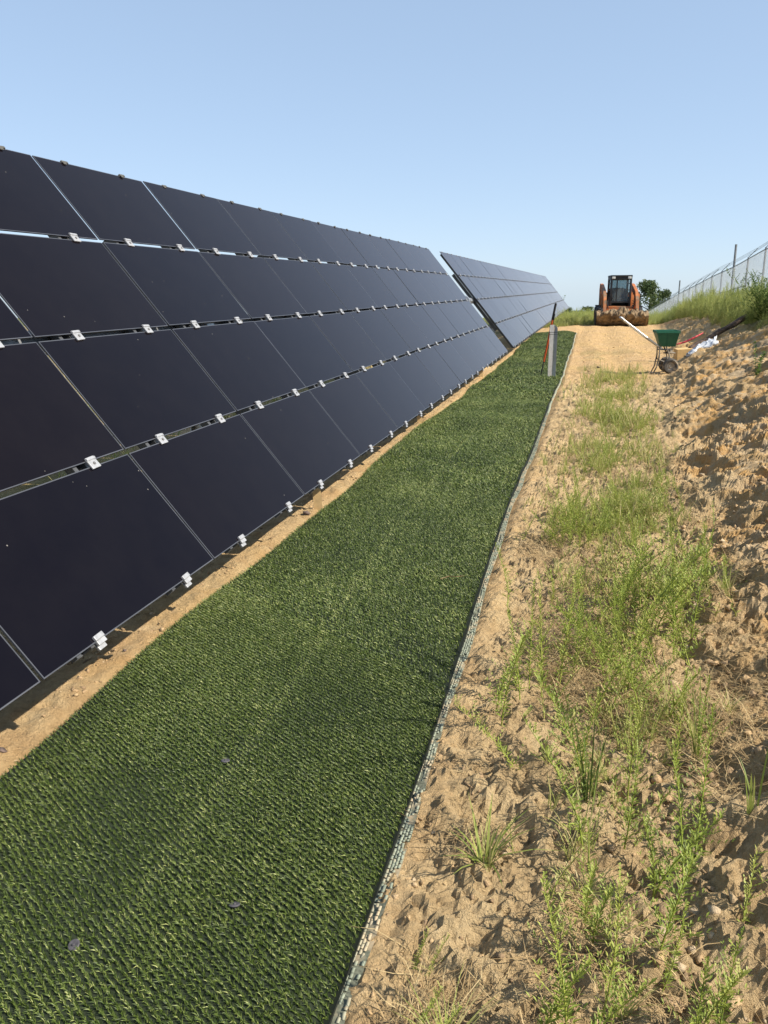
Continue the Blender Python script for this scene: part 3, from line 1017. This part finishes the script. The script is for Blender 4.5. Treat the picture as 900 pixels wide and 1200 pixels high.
# ------------------------------------------------------------------ tall weeds along the top of the bank, in front of the fence
TALL = [weed_variant(1.05, 2, 60, .13, .013, .10, .35, 1.1, .12), weed_variant(.9, 3, 50, .12, .012, .14, .4, 1.1, .10), weed_variant(1.2, 1, 80, .13, .012, .08, .45, 1.15, .2), weed_variant(.7, 4, 36, .11, .012, .2, .3, 1.0, .05)]
def lip(y): return foot(y) + np.interp(y, [8, 16, 20, 26, 32], [2.4, 1.75, 1.25, .65, .3])
ty = rng.uniform(14, 60, 2600)
tx = lip(ty) + rng.random(2600) * np.maximum(5.1 - lip(ty), .3)
kk = rng.random(2600) < np.where(tx - lip(ty) < 1.0, .9, .38) * np.where(ty > 38, .45, 1)
tx, ty = tx[kk], ty[kk]
P = np.stack([tx, ty, ground_z(tx, ty) - .02], -1)
V, F, A = scatter_attr(TALL, P, rng.uniform(.55, 1.0, len(P)) * np.interp(ty, [14, 30, 60], [.9, .95, .8]) * np.interp(tx - lip(ty), [0, .5], [.65, 1]), .08)
o = mesh_np('tall_weeds', V, F, M_tallweed, attrs={'var': A})
tag(o, 'thick stand of tall yellow green weeds on the bank below the fence', 'weeds', None, 'stuff')
plant('bush', weed_variant(1.0, 10, 60, .16, .022, .26, .3, .8, .06), M_darkweed, 3.42, 18.6, .95, 'dark green bushy weed at the end of the tall weeds beside the fence', 'bush', None, -.05)
# low meadow grass over the crest, left of the loader and beyond the turf
mx = rng.uniform(-2.4, 6, 5200)
my = 33 + 37 * rng.random(5200) ** 1.5
kk = (mx < .2) | (my > 37)
mx, my = mx[kk], my[kk]
MT = [tuft_variant(12, .5, .016, .5), tuft_variant(16, .38, .016, .7)] + [TALL[3]]
V, F, A = scatter_attr(MT, np.stack([mx, my, ground_z(mx, my) - .02], -1), rng.uniform(.5, 1.1, len(mx)) * np.interp(my, [33, 40, 60], [.5, .85, 1.1]), .15)
o = mesh_np('meadow_grass', V, F, M_tallweed, attrs={'var': A})
tag(o, 'yellow green meadow grass on the crest beyond the end of the turf', 'grass', None, 'stuff')
# scrub behind the solar tables, seen through the gaps
bx = rng.uniform(-9, -4.2, 900)
by = rng.uniform(2, 40, 900)
V, F, A = scatter_attr(TUFT + SEED, np.stack([bx, by, ground_z(bx, by) - .01], -1), rng.uniform(1, 2.4, 900), .2)
o = mesh_np('scrub', V, F, M_grass, attrs={'var': A})
tag(o, 'low green scrub on the ground behind the solar panels', 'scrub', None, 'stuff')
plant('tall_plant', weed_variant(1.9, 3, 46, .22, .06, .10, 0, .7, .25), M_weed, -3.95, 22.2, 1.0, 'leafy green plant seen through the gap between both solar tables', 'plant')
plant('sapling', weed_variant(1.9, 3, 30, .2, .05, .14, .2, .7, .35), M_darkweed, -2.25, 57.6, 1.05, 'thin sapling rising behind the far end of the solar table', 'sapling')

# ------------------------------------------------------------------ trees and bushes beyond the crest
def tree(x, y, h, w, label, name='tree', leaf=.16, n=2400, trunk_r=.14, zb=.25, group=None, mat=None):
    root = empty(name, (x, y, gz(x, y)))
    tag(root, label, 'tree' if name == 'tree' else 'bush', group)
    m = MB()
    tips = []
    m.tube([(0, 0, -.3), (.03 * h * .3, 0, h * .25), (.02 * h, .02 * h, h * .55), (0, .01 * h, h * .85)], [trunk_r, trunk_r * .8, trunk_r * .5, trunk_r * .15], 7)
    for i in range(11):
        a = i * 2.4 + rng.random()
        z0 = h * (zb + .5 * i / 11)
        L = w * .5 * (.6 + .5 * rng.random()) * (1.15 - .55 * i / 11)
        e = (math.cos(a) * L, math.sin(a) * L, z0 + L * (.35 + .4 * rng.random()))
        m.tube([(0, 0, z0), (e[0] * .5, e[1] * .5, (z0 + e[2]) / 2 - .03), e], [trunk_r * .4, trunk_r * .25, trunk_r * .08], 5)
        tips.append(e)
    tips += [(rng.normal(0, w * .12), rng.normal(0, w * .12), h * (.75 + .18 * rng.random())) for _ in range(5)]
    m.build('trunk', M_bark, root, 60)
    V, F, A, b = [], [], [], 0
    tips = np.array(tips)
    rad = w * .17 * (.7 + .6 * rng.random(len(tips)))
    ci = rng.integers(0, len(tips), n)
    d = rng.normal(0, 1, (n, 3))
    d /= np.linalg.norm(d, axis=1)[:, None]
    p = tips[ci] + d * (rad[ci] * (rng.random(n) ** .45))[:, None] * np.array([1.15, 1.15, .85])
    va = np.clip(.5 + .25 * (rng.random(len(tips))[ci] - .5) + rng.normal(0, .2, n), 0, 1)
    t1_ = rng.normal(0, 1, (n, 3))
    t1_ /= np.linalg.norm(t1_, axis=1)[:, None]
    t2_ = np.cross(t1_, rng.normal(0, 1, (n, 3)))
    t2_ /= np.linalg.norm(t2_, axis=1)[:, None]
    l = leaf * (.6 + .8 * rng.random(n))[:, None]
    V = np.stack([p - t1_ * l * .5, p + t2_ * l * .3, p + t1_ * l * .5, p - t2_ * l * .3], 1).reshape(-1, 3)
    i = np.arange(n)[:, None] * 4
    mesh_np('crown', V, (i + [0, 1, 2, 3]), mat or M_treeleaf, root, attrs={'var': np.repeat(va, 4)})
    return root
tree(6.75, 112, 5.5, 5.6, 'broad green tree behind the loader where the fence runs down', n=6500, leaf=.26, trunk_r=.18, zb=.10)
tree(-2.1, 250, 3.6, 3.6, 'small dark tree on the skyline between solar table and loader', n=1500, leaf=.3, zb=.2)
for i, (x, y, h, w) in enumerate(((-5.2, 200, 1.9, 3.2), (-8.5, 240, 2.0, 4.0), (-3.6, 230, 2.2, 3.2), (-.2, 260, 2.4, 4))):
    tree(x, y, h, w, 'low distant bush on the skyline, ' + ('leftmost of four', 'second from the left of four', 'third from the left of four', 'the one nearest the loader')[(1, 0, 2, 3)[i]], 'bush', .3, 700, .06, .1, 'bushes on the skyline')
tree(-1.75, 58, 1.0, 1.1, 'dark round bush under the far end of the solar table', 'bush', .09, 800, .03, .1)

# ------------------------------------------------------------------ chain link fence
fence = empty('chain_link_fence', (5.3, 30, gz(5.3, 30)))
tag(fence, 'grey chain link fence with barbed wire along the top of the bank', 'fence')
fi = Matrix.Translation(fence.location).inverted()
def fpart(nm, mb, mt, sm=40):
    o = mb.build(nm, mt, fence, sm)
    o.matrix_parent_inverse = fi
    return o
FX = 5.3
M_fpost = simple('fence_post', (.24, .25, .26), .5, .6, .2, 8)
M_wire = simple('fence_wire', (.50, .52, .54), .45, .5, .1, 8)
FPOSTS = [29.79 + 3.13 * k for k in range(-6, 26)]
TERM = {2: 0, 9: 0}
def fbase(y): return ground_base(FX, y) - .02
def ftop(y): return float(np.interp(y, [5, 29.8, 35.5, 42.3, 48.8, 55.6, 76.8, 110], [2.95, 2.80, 2.42, 2.10, 1.72, 1.36, .02, -2.1]))
for k, y in enumerate(FPOSTS):
    term = k - 6 in TERM
    r_ = .045 if term else .032
    top = ftop(y) + (.85 if term else .05)
    fpart('post', MB().tube([(FX, y, float(fbase(y)) - .3), (FX, y, top)], r_, 8), M_fpost)
    if not term:                                     # barbed wire arm, leaning out over the far side
        fpart('arm', MB().tube([(FX, y, top), (FX + .28, y, top + .30)], .014, 5), M_fpost)
ysr = np.arange(FPOSTS[0], FPOSTS[-1] + .01, 3.13 / 2)
fpart('top_rail', MB().tube([(FX, y, ftop(y)) for y in ysr], .018, 5), M_fpost)
for j in range(3):
    fpart('barbed_wire', MB().tube([(FX + .09 * (j + 1), y, ftop(y) + .08 + .1 * (j + 1) + .015 * math.sin(y * 7)) for y in ysr], .0065, 4), M_fpost)
for (ya, yb_) in ((32.71, 35.9), (35.9, 39.16), (57.0, 60.1), (53.8, 57)):
    for f0, f1 in ((.52, .55),):
        za, zb_ = float(fbase(ya)), float(fbase(yb_))
        fpart('brace_rail', MB().tube([(FX, ya, za + (ftop(ya) - za) * f0), (FX, yb_, zb_ + (ftop(yb_) - zb_) * f1)], .02, 6), M_fpost)
yT = FPOSTS[8]
for s_ in (1, -1):
    fpart('brace_rod', MB().tube([(FX, yT, ftop(yT) - .9), (FX, yT + s_ * 3.1, float(fbase(yT + s_ * 3.1)) + .1)], .012, 5), M_fpost)
# fabric: real diagonal wires, all one woven piece
P0, P1 = [], []
stp = .085
for y in np.arange(FPOSTS[0] - 2.2, FPOSTS[-1], stp):
    for s_ in (1, -1):
        ya, yb_ = (y, y + 2.0) if s_ == 1 else (y + 2.0, y)
        P0.append((FX - .03, ya, 0)); P1.append((FX - .03, yb_, 1))
P0, P1 = np.array(P0), np.array(P1)
yb0, yb1 = P0[:, 1], P1[:, 1]
P0[:, 2] = np.array([float(fbase(v)) + .03 for v in yb0])
P1[:, 2] = np.array([ftop(v) for v in yb1])
nq = len(P0)
d = P1 - P0
d /= np.linalg.norm(d, axis=1)[:, None]
s_ = np.cross(d, np.array([1.0, 0, 0])) * .0034
x_ = np.array([.0034, 0, 0])
V = np.stack([P0 - s_, P0 + s_, P0 + x_ * 1.2, P1 - s_, P1 + s_, P1 + x_ * 1.2], 1).reshape(-1, 3)
i = np.arange(nq)[:, None] * 6
F = np.concatenate([i + q for q in ([0, 1, 4, 3], [1, 2, 5, 4], [2, 0, 3, 5])], 1).reshape(-1, 4)
o = mesh_np('wire_mesh', V, F, M_wire, fence)
o.matrix_parent_inverse = fi
o['kind'] = 'stuff'

# ------------------------------------------------------------------ steel post on the turf, with the orange rod behind it
px, py = -.70, 15.2
pz = float(mat_z(px, py))
sp = empty('steel_post', (px, py, pz), 0)
sp.scale = (.80, .80, 1)
tag(sp, 'short grey galvanised steel post standing on the turf', 'post')
hh = .93
t_ = .005
def plate(p0, p1, t, z0, zl, zr):
    d_ = (Vector(p1) - Vector(p0)).normalized()
    n_ = Vector((-d_.y, d_.x)) * t
    q = [Vector(p0), Vector(p1), Vector(p1) + n_, Vector(p0) + n_]
    return [(v.x, v.y, z0) for v in q] + [(q[0].x, q[0].y, zl), (q[1].x, q[1].y, zr), (q[2].x, q[2].y, zr), (q[3].x, q[3].y, zl)]
BOXF = [(0, 3, 2, 1), (4, 5, 6, 7), (0, 1, 5, 4), (1, 2, 6, 5), (2, 3, 7, 6), (3, 0, 4, 7)]
MB().add(plate((-.085, -.085), (.006, .025), t_, -.12, hh, hh), BOXF).build('web', M_galv, sp)
MB().add(plate((.0105, .022), (.080, .005), t_, -.12, hh - .005, hh - .055), BOXF).build('flange', M_galv, sp)
MB().add(plate((-.094, -.0835), (-.0875, -.090), .02, -.12, hh - .01, hh - .01), BOXF).build('lip', M_galv, sp)
m = MB()
for z in (.80, .765):
    m.box((-.005, -.088, z), (.20, .006, .008))
m.build('clamp', M_black, sp)
rod = empty('marker_rod', (-.835, 15.62, float(mat_z(-.835, 15.62))))
tag(rod, 'orange and black rod leaning behind the steel post', 'rod')
M_orange = simple('orange_paint', (.72, .12, .025), .5, var=.1, scale=30)
a, c = Vector((-.09, .02, -.01)), Vector((.135, -.15, 1.32))
L_ = lambda t: a + (c - a) * t
MB().tube([L_(0), L_(.20)], .012, 8).build('lower_sleeve', M_black, rod, 50)
MB().tube([L_(.20), L_(.78)], .017, 8).build('shaft', M_orange, rod, 50)
MB().tube([L_(.78), L_(1.0)], .021, 8).build('grip', M_black, rod, 50)
MB().tube([L_(.18) + Vector((.024, -.02, 0)), L_(.86) + Vector((.024, -.02, 0))], .007, 6).build('strap', M_black, rod, 50)

# ------------------------------------------------------------------ wooden stakes at the foot of the panels, pins, twig, stones
for x, y, h, t, lb in ((-1.965, 5.62, .17, .05, 'short yellow wooden stake under the panel edge, nearest of the stakes'),
                       (-2.03, 9.7, .17, .04, 'short wooden stake under the panel edge, beside the wide part of the turf'),
                       (-2.0, 15.2, .16, .05, 'farthest short wooden stake, near the gap between the solar tables')):
    m = MB().prism([(-.032, -.15), (.032, -.15), (.034, h), (.006, h + .012), (-.03, h - .006)], -.011, .011, 'y')
    o = m.build('wooden_stake', M_wood)
    o.location = (x, y, gz(x, y))
    o.rotation_euler = (R(4), R(-5), R(20))
    tag(o, lb, 'stake', 'wooden stakes under the panels')
M_pin = simple('pin_disc', (.075, .07, .075), .65, .1, .4, 60, spec=.25)
for x, y, lb in ((-1.165, 1.391, 'grey anchor disc pressed into the turf, lowest in the picture'), (-.831, 1.609, 'grey anchor disc in the turf, the one closest to the netted edge'),
                 (-1.149, 2.232, 'grey anchor disc in the turf, farthest of the discs')):
    r0 = empty('anchor_disc', (x, y, float(mat_z(x, y)) + .009))
    r0.rotation_euler = (rng.normal(0, .12), rng.normal(0, .12), 0)
    tag(r0, lb, 'anchor disc', 'anchor discs in the turf')
    MB().lathe([(.0005, -.002), (.0145, -.002), (.0155, 0), (.013, .0018), (.006, .001), (.0005, .001)], n=20).build('washer', M_pin, r0, 40)
    MB().lathe([(.0005, .0045), (.003, .0042), (.004, .003), (.004, .0005)], n=8).build('nail_head', M_pin, r0, 40)
tw = MB().tube([(-.745, 4.13, 0), (-.70, 4.165, .008), (-.66, 4.16, .010), (-.625, 4.215, .004)], [.003, .0025, .002, .001], 5).build('twig', M_dry)
for v in tw.data.vertices:
    v.co.z += float(mat_z(v.co.x, v.co.y)) + .028
tag(tw, 'pale dry twig lying across the turf', 'twig')
M_stone = simple('dark_stone', (.12, .085, .07), .85, var=.4, scale=30, bmp=.01)
STV = clod_variants(3, 26)
for i, (x, y, s, lb) in enumerate(((-2.0, 2.16, .022, 'dark stone on the sand beside the turf edge, nearest of the stones'), (-2.03, 3.02, .012, 'small dark stone on the sand below the panel edge'),
                                   (-2.0, 5.45, .035, 'dark lump of earth beside the yellow stake'), (.14, 17.2, .05, 'dark lump on the sandy track left of the spreader'))):
    V, F = STV[i % 3]
    o = mesh_np('stone', V * s, F, M_stone)
    o.location = (x, y, gz(x, y) + s * .25)
    tag(o, lb, 'stone')

# ------------------------------------------------------------------ push spreader
sx0, sy0 = 1.42, 16.4
spr = empty('push_spreader', (sx0, sy0, gz(sx0, sy0)), R(6))
tag(spr, 'push spreader with green hopper and long metal handle on the sandy track', 'spreader')
M_green = simple('green_plastic', (.010, .115, .062), .45, var=.12, scale=12, dirt=((.18, .17, .11), 7, .62))
M_tyre = simple('dusty_tyre', (.055, .050, .044), .85, var=.3, scale=20, dirt=((.26, .20, .13), 9, .5))
M_rim = simple('spreader_rim', (.42, .40, .36), .5, .3, .2, 20, dirt=((.30, .22, .13), 10, .5))
R_ = .145
for s_ in (-1, 1):
    y = s_ * .20
    w = MB().lathe([(.07, -.042), (.115, -.05), (R_ - .012, -.034), (R_, -.012), (R_, .012), (R_ - .012, .034), (.115, .05), (.07, .042)], (0, y, R_), 'y', 28).build('wheel', M_tyre, spr, 40)
    m = MB().lathe([(.001, -.02), (.03, -.034), (.04, -.012), (.06, -.012), (.072, -.034), (.075, -.043)], (0, y, R_), 'y', 24)
    m.lathe([(.001, .02), (.03, .034), (.04, .012), (.06, .012), (.072, .034), (.075, .043)], (0, y, R_), 'y', 24)
    m.build('rim', M_rim, w, 40)
MB().tube([(0, -.25, R_), (0, .25, R_)], .012, 8).build('axle', M_steel, spr, 40)
m = MB()
zt, zb_, = .80, .50
def loop(wx, wy, z, cx=-.08):
    wx *= .86
    return [(cx - wx, -wy, z), (cx + wx, -wy, z), (cx + wx, wy, z), (cx - wx, wy, z)]
Ls = [loop(.16, .13, zb_ , -.06), loop(.235, .20, zt - .05, -.085), loop(.25, .215, zt - .045, -.085), loop(.25, .215, zt, -.085), loop(.235, .20, zt, -.085), loop(.225, .19, zt - .06, -.085), loop(.13, .11, zb_ + .03, -.06)]
V = [p for l in Ls for p in l]
F = [(3, 2, 1, 0)] + [(i * 4 + k, i * 4 + (k + 1) % 4, (i + 1) * 4 + (k + 1) % 4, (i + 1) * 4 + k) for i in range(6) for k in range(4)] + [(24, 25, 26, 27)]
m.add(V, F)
m.build('hopper', M_green, spr)
m = MB()
for x in (-.22, -.09, .05):
    m.box((x, -.172, .63), (.012, .010, .25), (R(14), 0, 0))
m.build('hopper_rib', M_green, spr)
M_frame = simple('spreader_frame', (.20, .18, .15), .6, .4, .3, 15, dirt=((.33, .25, .16), 9, .5))
m = MB()
for y in (-.13, .13):
    m.tube([(.02, y, R_ + .01), (-.03, y, .36), (-.09, y, .50)], .013, 7)
    m.tube([(.02, y, R_ + .01), (-.20, y, .26), (-.21, y, .50)], .013, 7)
m.box((-.10, 0, .44), (.24, .24, .012))
m.lathe([(.001, .36), (.11, .365), (.115, .38), (.05, .40), (.045, .44)], (.0, 0, 0), 'z', 20)
m.build('frame', M_frame, spr, 40)
MB().tube([(-.20, -.12, .36), (-.235, -.12, .12), (-.29, -.12, .0), (-.29, .12, .0), (-.235, .12, .12), (-.20, .12, .36)], .013, 7).build('leg', M_frame, spr, 40)
m = MB()
for y in (-.11, .11):
    m.tube([(-.16, y, .46), (-.55, y, .74), (-.93, y * .9, 1.02)], .016, 8)
m.tube([(-.93, -.1, 1.02), (-.945, -.06, 1.035), (-.945, .06, 1.035), (-.93, .1, 1.02)], .016, 8)
m.build('handle', simple('handle_tube', (.70, .69, .66), .4, .4, .08, 20), spr, 50)
MB().tube([(-.90, -.10, .995), (-.955, -.10, 1.038)], .024, 8).build('grip', M_clip, spr, 50)
MB().tube([(-.14, .02, .44), (-.5, .02, .68), (-.78, .02, .88)], .008, 6).build('control_rod', M_frame, spr, 40)

# ------------------------------------------------------------------ log, plastic bag, block, red tape on the bank
M_log = simple('dark_bark', (.085, .055, .038), .9, var=.45, scale=14, bmp=.02)
a, c = Vector((1.98, 18.2, .36)), Vector((3.20, 19.3, .98))
m = MB()
rr = []
ln = [a + (c - a) * t for t in np.linspace(0, 1, 9)]
lift = max(0.0, float(np.percentile([gz(p.x, p.y) - p.z for p in ln], 65)) + .01)
pts = [(p.x, p.y + .02 * math.sin(i * .7), p.z + lift + .01 * math.sin(i * 1.9)) for i, p in enumerate(ln)]
rr = [.050 + .012 * i / 8 + .006 * math.sin(i * 2.1) for i in range(9)]
m.tube(pts, rr, 9)
lg = m.build('log', M_log, None, 60)
tag(lg, 'dark brown log lying up the clay bank behind the spreader', 'log')
def bank_z(x, y): return max(gz(x, y), float(ground_base(x, y)))
M_bag = simple('plastic_sheet', (.55, .57, .60), .35, var=.08, scale=10)
nu, nv = 26, 14
U, Vv = np.meshgrid(np.linspace(0, 1, nu), np.linspace(-1, 1, nv), indexing='ij')
bxx = 1.86 + .56 * U + .05 * fbm(U * 5, Vv * 2, 2, 91)
byy = 17.5 + .25 * U + Vv * (.10 + .06 * np.sin(U * 9) * .5 + .07 * U)
bzz = .35 * ground_z(bxx, byy) + .65 * (ground_base(bxx, byy) + .05) + .03 + .10 * (1 - Vv ** 2) * (.5 + .6 * U) + .06 * fbm(U * 9, Vv * 4, 3, 92) + .03 * np.abs(fbm(U * 16 + Vv * 6, Vv * 3, 2, 93))
V = np.stack([bxx, byy, bzz], -1).reshape(-1, 3)
Vlow = V.copy()
Vlow[:, 2] -= .05
i_ = np.arange(nu * nv).reshape(nu, nv)
n0 = nu * nv
Fb = np.concatenate([quads(i_), quads(i_)[:, ::-1] + n0, skirt(i_[:, 0]), skirt(i_[:, -1]), skirt(i_[0]), skirt(i_[-1])])
o = mesh_np('plastic_bag', np.concatenate([V, Vlow]), Fb, M_bag, smooth=True)
tag(o, 'crumpled white plastic bag lying at the foot of the bank', 'plastic bag')
o = MB().box((0, 0, .09), (.33, .24, .24), bev=.008).build('wooden_block', simple('tan_board', (.55, .36, .15), .8, var=.15, scale=10))
o.location = (1.86, 18.2, gz(1.86, 18.2) - .03)
o.rotation_euler = (R(3), R(-4), R(12))
tag(o, 'tan wooden block on the sand just right of the spreader wheel', 'block')
o = MB().tube([(0, 0, 0), (.18, .05, .05), (.38, .1, .15), (.55, .2, .24)], [.016, .022, .020, .012], 6).build('red_stake', simple('red_plastic', (.62, .05, .06), .5, var=.15))
zr = bank_z(1.80, 19.0) + .03
o.location = (1.78, 19.0, max(.40, zr))
tag(o, 'bright red plastic strip lying on the bank behind the green hopper', 'red strip')

# ------------------------------------------------------------------ skid steer loader
LX, LY = .88, 34.2
ld = empty('skid_steer_loader', (LX, LY, gz(LX, LY) - .06), R(4))
tag(ld, 'orange skid steer loader with black cab and a mud filled bucket on the crest', 'loader')
M_or = simple('loader_orange', (.46, .14, .032), .6, var=.25, scale=5, dirt=((.20, .13, .075), 2.2, .47))
M_cab = simple('cab_black', (.020, .021, .023), .45, var=.2, scale=6)
M_mud = simple('caked_mud', (.24, .165, .09), .95, var=.4, scale=9, bmp=.06, dirt=((.10, .065, .035), 4, .46))
M_bucket = simple('bucket_steel', (.035, .028, .022), .7, .3, .3, 6, dirt=((.12, .08, .045), 4, .62))
mg, n_, b_ = mat_new('cab_glass')
b_.inputs['Base Color'].default_value = (.85, .93, .95, 1)
b_.inputs['Roughness'].default_value = .03
tr_ = nd(n_, 'ShaderNodeBsdfTransparent')
tr_.inputs[0].default_value = (.62, .70, .72, 1)
ms_ = nd(n_, 'ShaderNodeMixShader')
ms_.inputs[0].default_value = .10
n_.links.new(tr_.outputs[0], ms_.inputs[1])
n_.links.new(b_.outputs[0], ms_.inputs[2])
n_.links.new(ms_.outputs[0], n_.nodes['Material Output'].inputs[0])
# wheels
for xw in (-.72, .72):
    for yw in (-.55, .55):
        w = MB().lathe([(.20, -.13), (.34, -.14), (.40, -.10), (.41, 0), (.40, .10), (.34, .14), (.20, .13)], (xw, yw, .40), 'x', 24)
        for k in range(16):
            an = 2 * math.pi * k / 16
            w.box((xw + (.06 if k % 2 else -.06), yw + math.cos(an) * .41, .40 + math.sin(an) * .41), (.14, .05, .035), (an - math.pi / 2, 0, 0))
        wo = w.build('wheel', M_black, ld, 40)
        MB().lathe([(.001, -.05), (.10, -.06), (.19, -.10), (.2, -.12), (.2, .12), (.19, .10), (.1, .06), (.001, .05)], (xw, yw, .40), 'x', 20).build('rim', M_or, wo, 40)
# body
m = MB().box((0, .15, .52), (1.0, 2.2, .55), bev=.03)
m.box((0, 1.0, 1.0), (1.3, .75, .62), bev=.05)
m.build('chassis', M_or, ld, 40)
# cab frame
m = MB()
cz0, cz1 = .72, 1.90
for x in (-.365, .365):
    m.box((x, -.62, (cz0 + cz1) / 2), (.075, .09, cz1 - cz0), bev=.012)
    m.box((x, .55, (cz0 + cz1) / 2), (.075, .09, cz1 - cz0), bev=.012)
    m.box((x, -.03, cz0 + .2), (.05, 1.1, .46))
    m.box((x, -.03, 1.84), (.06, 1.1, .10))
    m.box((x, -.03, 1.40), (.03, 1.1, .03))
    m.box((x, -.03, 1.65), (.03, 1.1, .03))
m.box((0, -.62, .95), (.68, .06, .06))
m.box((0, -.62, 1.84), (.68, .075, .10), bev=.01)
m.box((-.15, -.64, 1.38), (.045, .03, .85))
m.build('cab_frame', M_cab, ld, 40)
MB().box((0, -.03, 1.925), (.82, 1.36, .07), bev=.025).build('roof', M_cab, ld, 40)
m = MB().box((0, .55, 1.08), (.68, .05, .75))
m.box((0, .55, 1.84), (.68, .05, .12))
m.build('rear_wall', M_cab, ld, 40)
MB().box((0, .55, 1.62), (.67, .012, .34)).build('rear_window', mg, ld)
MB().box((0, -.60, 1.38), (.65, .01, .82)).build('windscreen', mg, ld)
m = MB().box((0, .18, 1.02), (.48, .46, .14), bev=.04)
m.box((0, .40, 1.26), (.46, .12, .46), (R(-8), 0, 0), bev=.04)
m.build('seat', M_black, ld, 40)
for x in (-.27, .27):
    MB().tube([(x, -.2, .9), (x, -.24, 1.28)], [.018, .03], 8).build('control_lever', M_black, ld, 40)
for x in (-.30, .30):
    MB().box((x, -.70, 1.86), (.13, .06, .085), bev=.012).build('work_light', simple('lamp_lens', (.6, .6, .55), .2), ld, 40)
# lift arms: rear tower, long arm coming down at the front
for x in (-.60, .60):
    m = MB()
    m.prism([(1.25, .55), (1.35, 1.45), (1.15, 1.66), (.85, 1.62), (.80, .9), (.95, .55)], x - .06, x + .06, 'x')
    m.prism([(1.15, 1.66), (.95, 1.45), (-.55, 1.12), (-.92, .92), (-1.12, .42), (-1.28, .46), (-1.06, 1.06), (-.68, 1.36), (.6, 1.62)], x - .055 + (.0), x + .055, 'x')
    m.build('lift_arm', M_or, ld)
    MB().box((x * 1.03, -.70, .98), (.19, .14, .56), bev=.02).build('arm_guard', M_or, ld, 40)
    MB().tube([(x * .8, -.55, .70), (x * .8, -1.15, .55)], .035, 8).build('tilt_cylinder', M_steel, ld, 40)
MB().box((0, -1.10, .62), (1.05, .10, .16), bev=.02).build('cross_tube', M_or, ld, 40)
for x in (-.5, .5):
    for k in range(2):
        MB().tube([(x * .9, -.66, 1.0 - .08 * k), (x * 1.02, -.95, .98 - .1 * k), (x * .9, -1.10, .68)], .014, 6).build('hose', M_black, ld, 50)
MB().tube([(-.30, -.67, 1.05), (-.34, -.70, 1.40), (-.34, -.68, 1.74)], .014, 6).build('grab_rail', M_cab, ld, 50)
# bucket: curved shell, open top, rolled back, heaped and caked with mud
bk = MB()
prof = [(-1.80, .16), (-1.50, .06), (-1.28, .14), (-1.18, .34), (-1.20, .62)]
inner = [(-1.21, .60), (-1.21, .36), (-1.30, .18), (-1.51, .10), (-1.79, .185)]
bk.prism(prof + inner, -.95, .95, 'x')
for x in (-.955, .955):
    bk.prism([(-1.80, .16), (-1.50, .06), (-1.28, .14), (-1.18, .34), (-1.20, .62), (-1.42, .66), (-1.84, .34)], x - .012, x + .012, 'x')
bkt = bk.build('bucket', M_bucket, ld)
nu, nv = 90, 26
U, Vv = np.meshgrid(np.linspace(-.94, .94, nu), np.linspace(0, 1, nv), indexing='ij')
prof_y = np.interp(Vv, [0, .25, .5, .75, 1], [-1.74, -2.0, -2.08, -1.80, -1.24])
prof_z = np.interp(Vv, [0, .25, .5, .75, 1], [.20, .31, .48, .64, .60])
nz = .16 * fbm(U * 3.2 + 2, Vv * 4, 4, 95) + .12 * fbm(U * 9, Vv * 8, 4, 96, .6)
a1, b1, i1 = worley(U * 6, Vv * 5, 97)
nz = nz + .08 * i1 * sst(.04, .3, b1 - a1)
edge = np.minimum(1, (0.94 - np.abs(U)) * 8)
V = np.stack([U, prof_y - nz * .8 * edge * np.cos(Vv * 1.4), prof_z + nz * edge * np.sin(Vv * 1.6)], -1).reshape(-1, 3)
Vlow = V * [1, 1, 1] + [0, .16, -.14]
i_ = np.arange(nu * nv).reshape(nu, nv)
n0 = nu * nv
Fb = np.concatenate([quads(i_), quads(i_)[:, ::-1] + n0, skirt(i_[:, 0]), skirt(i_[:, -1]), skirt(i_[0]), skirt(i_[-1])])
mesh_np('mud_heap', np.concatenate([V, Vlow]), Fb, M_mud, bkt)

for o in SC.objects:
    if o.type == 'MESH' and o.parent is None and 'kind' not in o and 'category' not in o:
        print('untagged', o.name)
